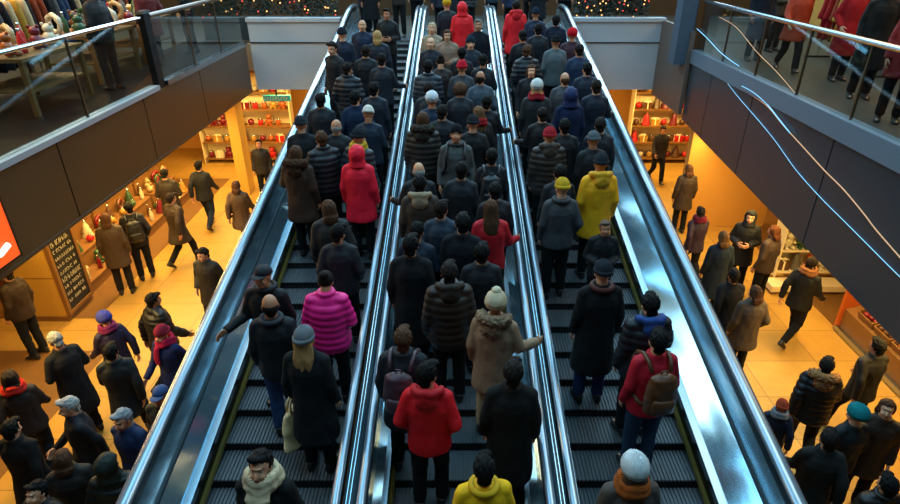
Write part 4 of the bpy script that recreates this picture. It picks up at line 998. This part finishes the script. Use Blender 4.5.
shelves('tall shelf unit of goods in the far right shop', 4.9, 7.0, 16.2, (.15, .62, 1.09, 1.56, 2.03), 'the far right shop', kinds=['gift_box', 'jar', 'ornament_tree', 'bauble'], cols=['red', 'red', 'crimson', 'gold', 'white', 'brown'])
shelves('white shelf unit of small goods behind the striding person on the right', 5.9, 7.35, 9.45, (.28, .72, 1.16, 1.6), 'the white right unit', m='counter', step=(.235, .27))
build_ = build
t = empty('counter', (6.05, 9.3, 0)); tag(t, 'low white counter plinth under the white shelf unit on the right', 'counter')
build(MB().box((-.35, -.2, .06), (1.3, .14, .17)), 'top', M['counter'], t); build(MB().box((-.3, -.15, 0), (1.25, .1, .06)), 'base', M['wood'], t)
# teal shop sign in the far left shop
q = at_y(277, 98, 15.0)
t = empty('shop_sign', (q.x, 15.0, q.z)); tag(t, 'narrow teal shop sign with pale marks under the far left wall', 'sign')
build(MB().box((-.34, -.03, -.07), (.34, .03, .07)), 'panel', M['signteal'], t)
b = MB()
for i in range(9): b.box((-.30 + i * .067, -.036, -.035), (-.30 + i * .067 + .016, -.03, .035)).box((-.30 + i * .067, -.036, -.035 if i % 2 else .022), (-.30 + i * .067 + .042, -.03, -.022 if i % 2 else .035))
build(b, 'lettering', M['counter'], t)
build(MB().box((-.02, -.01, .07), (.02, .01, 2.95 - q.z)), 'hanger', M['black'], t)
# --- produce crates on the right
t = empty('produce_stand', (6.85, 7.15, 0)); tag(t, 'sloping dark stand of produce crates with an orange end panel on the right', 'stand')
build(MB().add([(-.55, -.85, 0), (.55, -.85, 0), (.55, .85, 0), (-.55, .85, 0), (-.55, -.85, .42), (.55, -.85, .8), (.55, .85, .8), (-.55, .85, .42)], [(3,2,1,0),(4,5,6,7),(0,1,5,4),(1,2,6,5),(2,3,7,6),(3,0,4,7)]), 'body', M['wood'], t)
build(MB().box((-.6, .86, 0), (.6, .92, 1.0)), 'end_panel', M['signorange2'] if 'signorange2' in M else mat('orange_panel', '#b8551c', .5), t)
build(MB().box((-.62, -.88, .02), (-.56, .88, .10)), 'kick_rail', M['railmetal'], t)
APPLE = MB().ell((0, 0, .045), (.048, .048, .044), lambda d: 1 - .12 * max(0, d.z) ** 6, 14, 10).mesh('fruit', M['goods'], True)
SL = math.atan2(.38, 1.1)
for r in range(4):
    for c in range(2):
        y0 = 7.15 - .78 + r * .4; xx = 6.85 - .28 + c * .53; z0 = .42 + (xx - 6.3) * (.38 / 1.1) + .012
        col, nm = [('#a5161a', 'red apples'), ('#c8791d', 'oranges'), ('#5c3a1e', 'brown pears'), ('#7a1828', 'plums')][(r + c * 2) % 4]
        k = empty('crate', (xx, y0, z0)); k.rotation_euler = (0, -SL, 0)
        tag(k, 'wooden crate of %s, %s row of the stand, %s from its near end' % (nm, ('lower', 'upper')[c], ('first', 'second', 'third', 'fourth')[r]), 'crate')
        build(MB().box((-.24, -.18, 0), (.24, .18, .02)).box((-.24, -.18, .02), (-.225, .18, .11)).box((.225, -.18, .02), (.24, .18, .11)).box((-.225, -.18, .02), (.225, -.165, .11)).box((-.225, .165, .02), (.225, .18, .11)), 'box', M['wood'], k)
        Mk = Matrix.Translation((xx, y0, z0)) @ Matrix.Rotation(-SL, 4, 'Y')
        for i in range(4):
            for j in range(3):
                o = link('fruit', APPLE, None, Mk @ V((-.165 + i * .108, -.105 + j * .105, .023)), (0, -SL, rg.uniform(0, 6)), lin(col)); o.scale = (1.0,) * 3
                lb = 'fruit among the %s in the %s row crate, %s from the near end' % (nm, ('lower', 'upper')[c], ('first', 'second', 'third', 'fourth')[r])
                tag(o, lb, 'fruit', lb)
# --- garlands over the far walls
def garland(x0, x1, lb):
    t = empty('garland', ((x0 + x1) / 2, 14.76, UP)); tag(t, lb, 'garland'); rr = random.Random(int(x0 * 10))
    w2 = (x1 - x0) / 2
    build(MB().box((-w2, -.14, .0), (w2, .14, .5)), 'planter', M['slate'], t)
    b = MB()
    for i in range(5200):
        c = V((rr.uniform(-w2, w2), rr.uniform(-.17, .2), rr.uniform(.55, 2.1)))
        d = V((rr.uniform(-1, 1), rr.uniform(-1, 1), rr.uniform(-.6, 1))).normalized() * rr.uniform(.05, .10); u = d.orthogonal().normalized() * .014
        b.add([c - u, c + d * .5 - u * 1.6, c + d, c + d * .5 + u * 1.6, c + u], [(0, 1, 2, 3, 4)])
    o = link('foliage', b.mesh('foliage', M['leaf'], fix=False), t); o['kind'] = 'stuff'
    for nm, mt, n in (('fairy_lights', M['fairy'], 90), ('red_lights', M['redlight'], 45)):
        b = MB()
        for i in range(n): b.ell((rr.uniform(-w2, w2), rr.uniform(-.22, -.12), rr.uniform(.5, 2.1)), (.018, .018, .018), nu=6, nv=4)
        o = link(nm, b.mesh(nm, mt, fix=False), t); o['kind'] = 'stuff'
garland(-5.9, -2.75, 'dark green garland with tiny warm lights above the far left wall')
garland(2.75, 4.45, 'dark green garland with tiny warm lights above the far right wall')
# --- reflections on the right fascia and glass, built as glowing tubes
def streak(px, x, m, r, lb):
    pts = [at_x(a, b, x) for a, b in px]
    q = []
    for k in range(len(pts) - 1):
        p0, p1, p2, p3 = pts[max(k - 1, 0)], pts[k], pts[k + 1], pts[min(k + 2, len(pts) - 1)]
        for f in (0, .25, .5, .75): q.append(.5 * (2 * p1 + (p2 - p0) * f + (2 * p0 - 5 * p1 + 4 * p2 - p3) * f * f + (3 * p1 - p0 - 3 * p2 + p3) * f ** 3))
    tag(build(MB().tube(q + [pts[-1]], r, 6), 'reflection_streak', m, None, True), lb, 'light cord')
streak([(714, 63), (726, 81), (739, 98), (759, 121), (776, 142), (796, 170), (820, 197), (844, 221), (864, 241), (898, 275), (925, 300)], 4.735, M['coolstreak'], .005, 'thin blue reflected-light cord, the lower of two on the right fascia')
streak([(729, 69), (742, 88), (766, 105), (783, 125), (803, 147), (824, 170), (844, 190), (864, 214), (877, 231), (905, 263)], 4.73, M['warmstreak'], .008, 'thicker dim warm reflected-light cord along the right fascia')
streak([(742, 86), (753, 92), (766, 103), (778, 118), (790, 133)], 4.715, M['coolstreak'], .009, 'short bright blue reflected-light cord lying over the warm reflected-light cord')
streak([(719, 17), (736, 27), (756, 51), (776, 71), (795, 93)], 4.76, M['warmstreak'], .004, 'thin cord of reflected light across the glass of the right railing')
streak([(695, 27), (707, 38), (719, 51), (730, 60), (739, 66)], 4.76, M['coolstreak'], .007, 'short blue reflected-light cord at the far end of right railing')
# --- upper left shop: clothes racks, tables of folded goods, shelves
def garment_mesh():
    mb = MB()
    mb.loft([((0, 0, z), (a, 0, 0), (0, b, 0)) for z, a, b in ((-.98, .21, .05), (-.95, .22, .065), (-.5, .20, .06), (-.2, .20, .06), (-.06, .19, .05), (0, .07, .04))], 18)
    for s in (-1, 1): mb.cap((s * .17, 0, -.10), (s * .25, 0, -.62), .055, .045, flat=True)
    return remesh(mb, 'hanging_coat', M['wool'], .02, 1, lambda co: noisef(co * np.array([2, 2, .5]), 9, .014))
GARM = garment_mesh()
HOOK = MB().tube([(-.16, 0, -.05), (0, 0, .03), (.16, 0, -.05)], .008, 6).tube([(0, 0, .03), (0, 0, .09), (.03, 0, .115), (.045, 0, .09)], .006, 6).mesh('hanger', M['chrome'])
GP = [('tan', '#8a6238'), ('dark brown', '#33231a'), ('cream', '#b79a70'), ('rust', '#7a3316'), ('black', '#141213'), ('grey', '#4c4a48'), ('red', '#8c1614'), ('gold', '#a87c2c'), ('denim blue', '#26344c')]
def rack(x, y0, y1, z, lb, where):
    t = empty('clothes_rack', (x, (y0 + y1) / 2, z)); tag(t, lb, 'clothes rack'); h = (y1 - y0) / 2
    build(MB().tube([(0, -h, 1.45), (0, h, 1.45)], .014), 'rail', M['chrome'], t)
    for s in (-1, 1):
        build(MB().tube([(0, s * h, .03), (0, s * h, 1.47)], .016), 'upright', M['chrome'], t); build(MB().box((-.25, s * h - .025, 0), (.25, s * h + .025, .03)), 'foot', M['black'], t)
    y = y0 + .12
    while y < y1 - .1:
        c, hx = rg.choice(GP); lb2 = '%s coat hanging on %s' % (c, where)
        o = link('hanging_coat', GARM, None, (x, y, z + 1.36), (0, 0, rg.uniform(-.15, .15)), lin(hx)); tag(o, lb2, 'coat', lb2)
        link('hanger', HOOK, o); y += .17
rack(-6.75, 8.2, 9.9, UP, 'long clothes rack nearest the camera on the left gallery', 'the nearest rack of the left gallery')
rack(-7.2, 10.3, 12.1, UP, 'clothes rack in the middle of the left gallery', 'the middle rack of the left gallery')
rack(-7.3, 12.4, 14.0, UP, 'far clothes rack on the left gallery', 'the far rack of the left gallery')
def table(x, y, z, lb, where, sx=.45, sy=.7):
    t = empty('display_table', (x, y, z)); tag(t, lb, 'table')
    build(MB().box((-sx, -sy, .70), (sx, sy, .75)), 'tabletop', M['wood'], t); build(MB().box((-sx + .05, -sy + .05, .3), (sx - .05, sy - .05, .33)), 'shelf', M['wood'], t)
    for a in (-1, 1):
        for b_ in (-1, 1): build(MB().box((a * (sx - .05) - .03, b_ * (sy - .05) - .03, 0), (a * (sx - .05) + .03, b_ * (sy - .05) + .03, .70)), 'leg', M['wood'], t)
    for i in range(2):
        yy = y - sy + .17
        while yy < y + sy - .12: good(rg.choice(list(KIND)), rg.choice(list(PAL)), (x - .2 + .4 * i, yy, z + .752), R(rg.uniform(-30, 30)), where); yy += .3
table(-6.0, 8.5, UP, 'wooden table of small goods nearest on the left gallery', 'on the nearest table of the left gallery')
table(-6.2, 10.5, UP, 'wooden table of small goods in the middle of left gallery', 'on the middle table of the left gallery')
table(-6.3, 12.3, UP, 'wooden table of small goods at the far end of left gallery', 'on the far table of the left gallery')
def wall_shelves(x, y0, y1, z, sgn, lb, where):
    t = empty('goods_shelf', (x, (y0 + y1) / 2, z)); tag(t, lb, 'shelf'); h = (y1 - y0) / 2
    build(MB().box((-.02 if sgn > 0 else .0, -h, 0), (.0 if sgn > 0 else .02, h, 2.6)), 'back_panel', M['cream'], t)
    for i in range(5):
        zz = .3 + .5 * i
        build(MB().box((0, -h, zz - .03), (sgn * .34, h, zz)), 'shelf', M['wood'], t)
        yy = y0 + .15
        while yy < y1 - .12: good(rg.choice(list(KIND)), rg.choice(list(PAL)), (x + sgn * .17, yy, z + zz + .002), R(-90 * sgn), 'on the %s board of %s' % (ORD[i], where), 1.15); yy += rg.uniform(.3, .36)
wall_shelves(-8.7, 9.6, 14.0, UP, 1, 'long wall shelf of bright goods behind the left gallery racks', 'the left gallery wall shelf')
wall_shelves(8.6, 9.0, 13.8, UP, -1, 'long wall shelf of goods behind the people on the right gallery', 'the right gallery wall shelf')
rack(7.3, 10.4, 12.4, UP, 'clothes rack on the right gallery behind the khaki jacket', 'the right gallery rack')
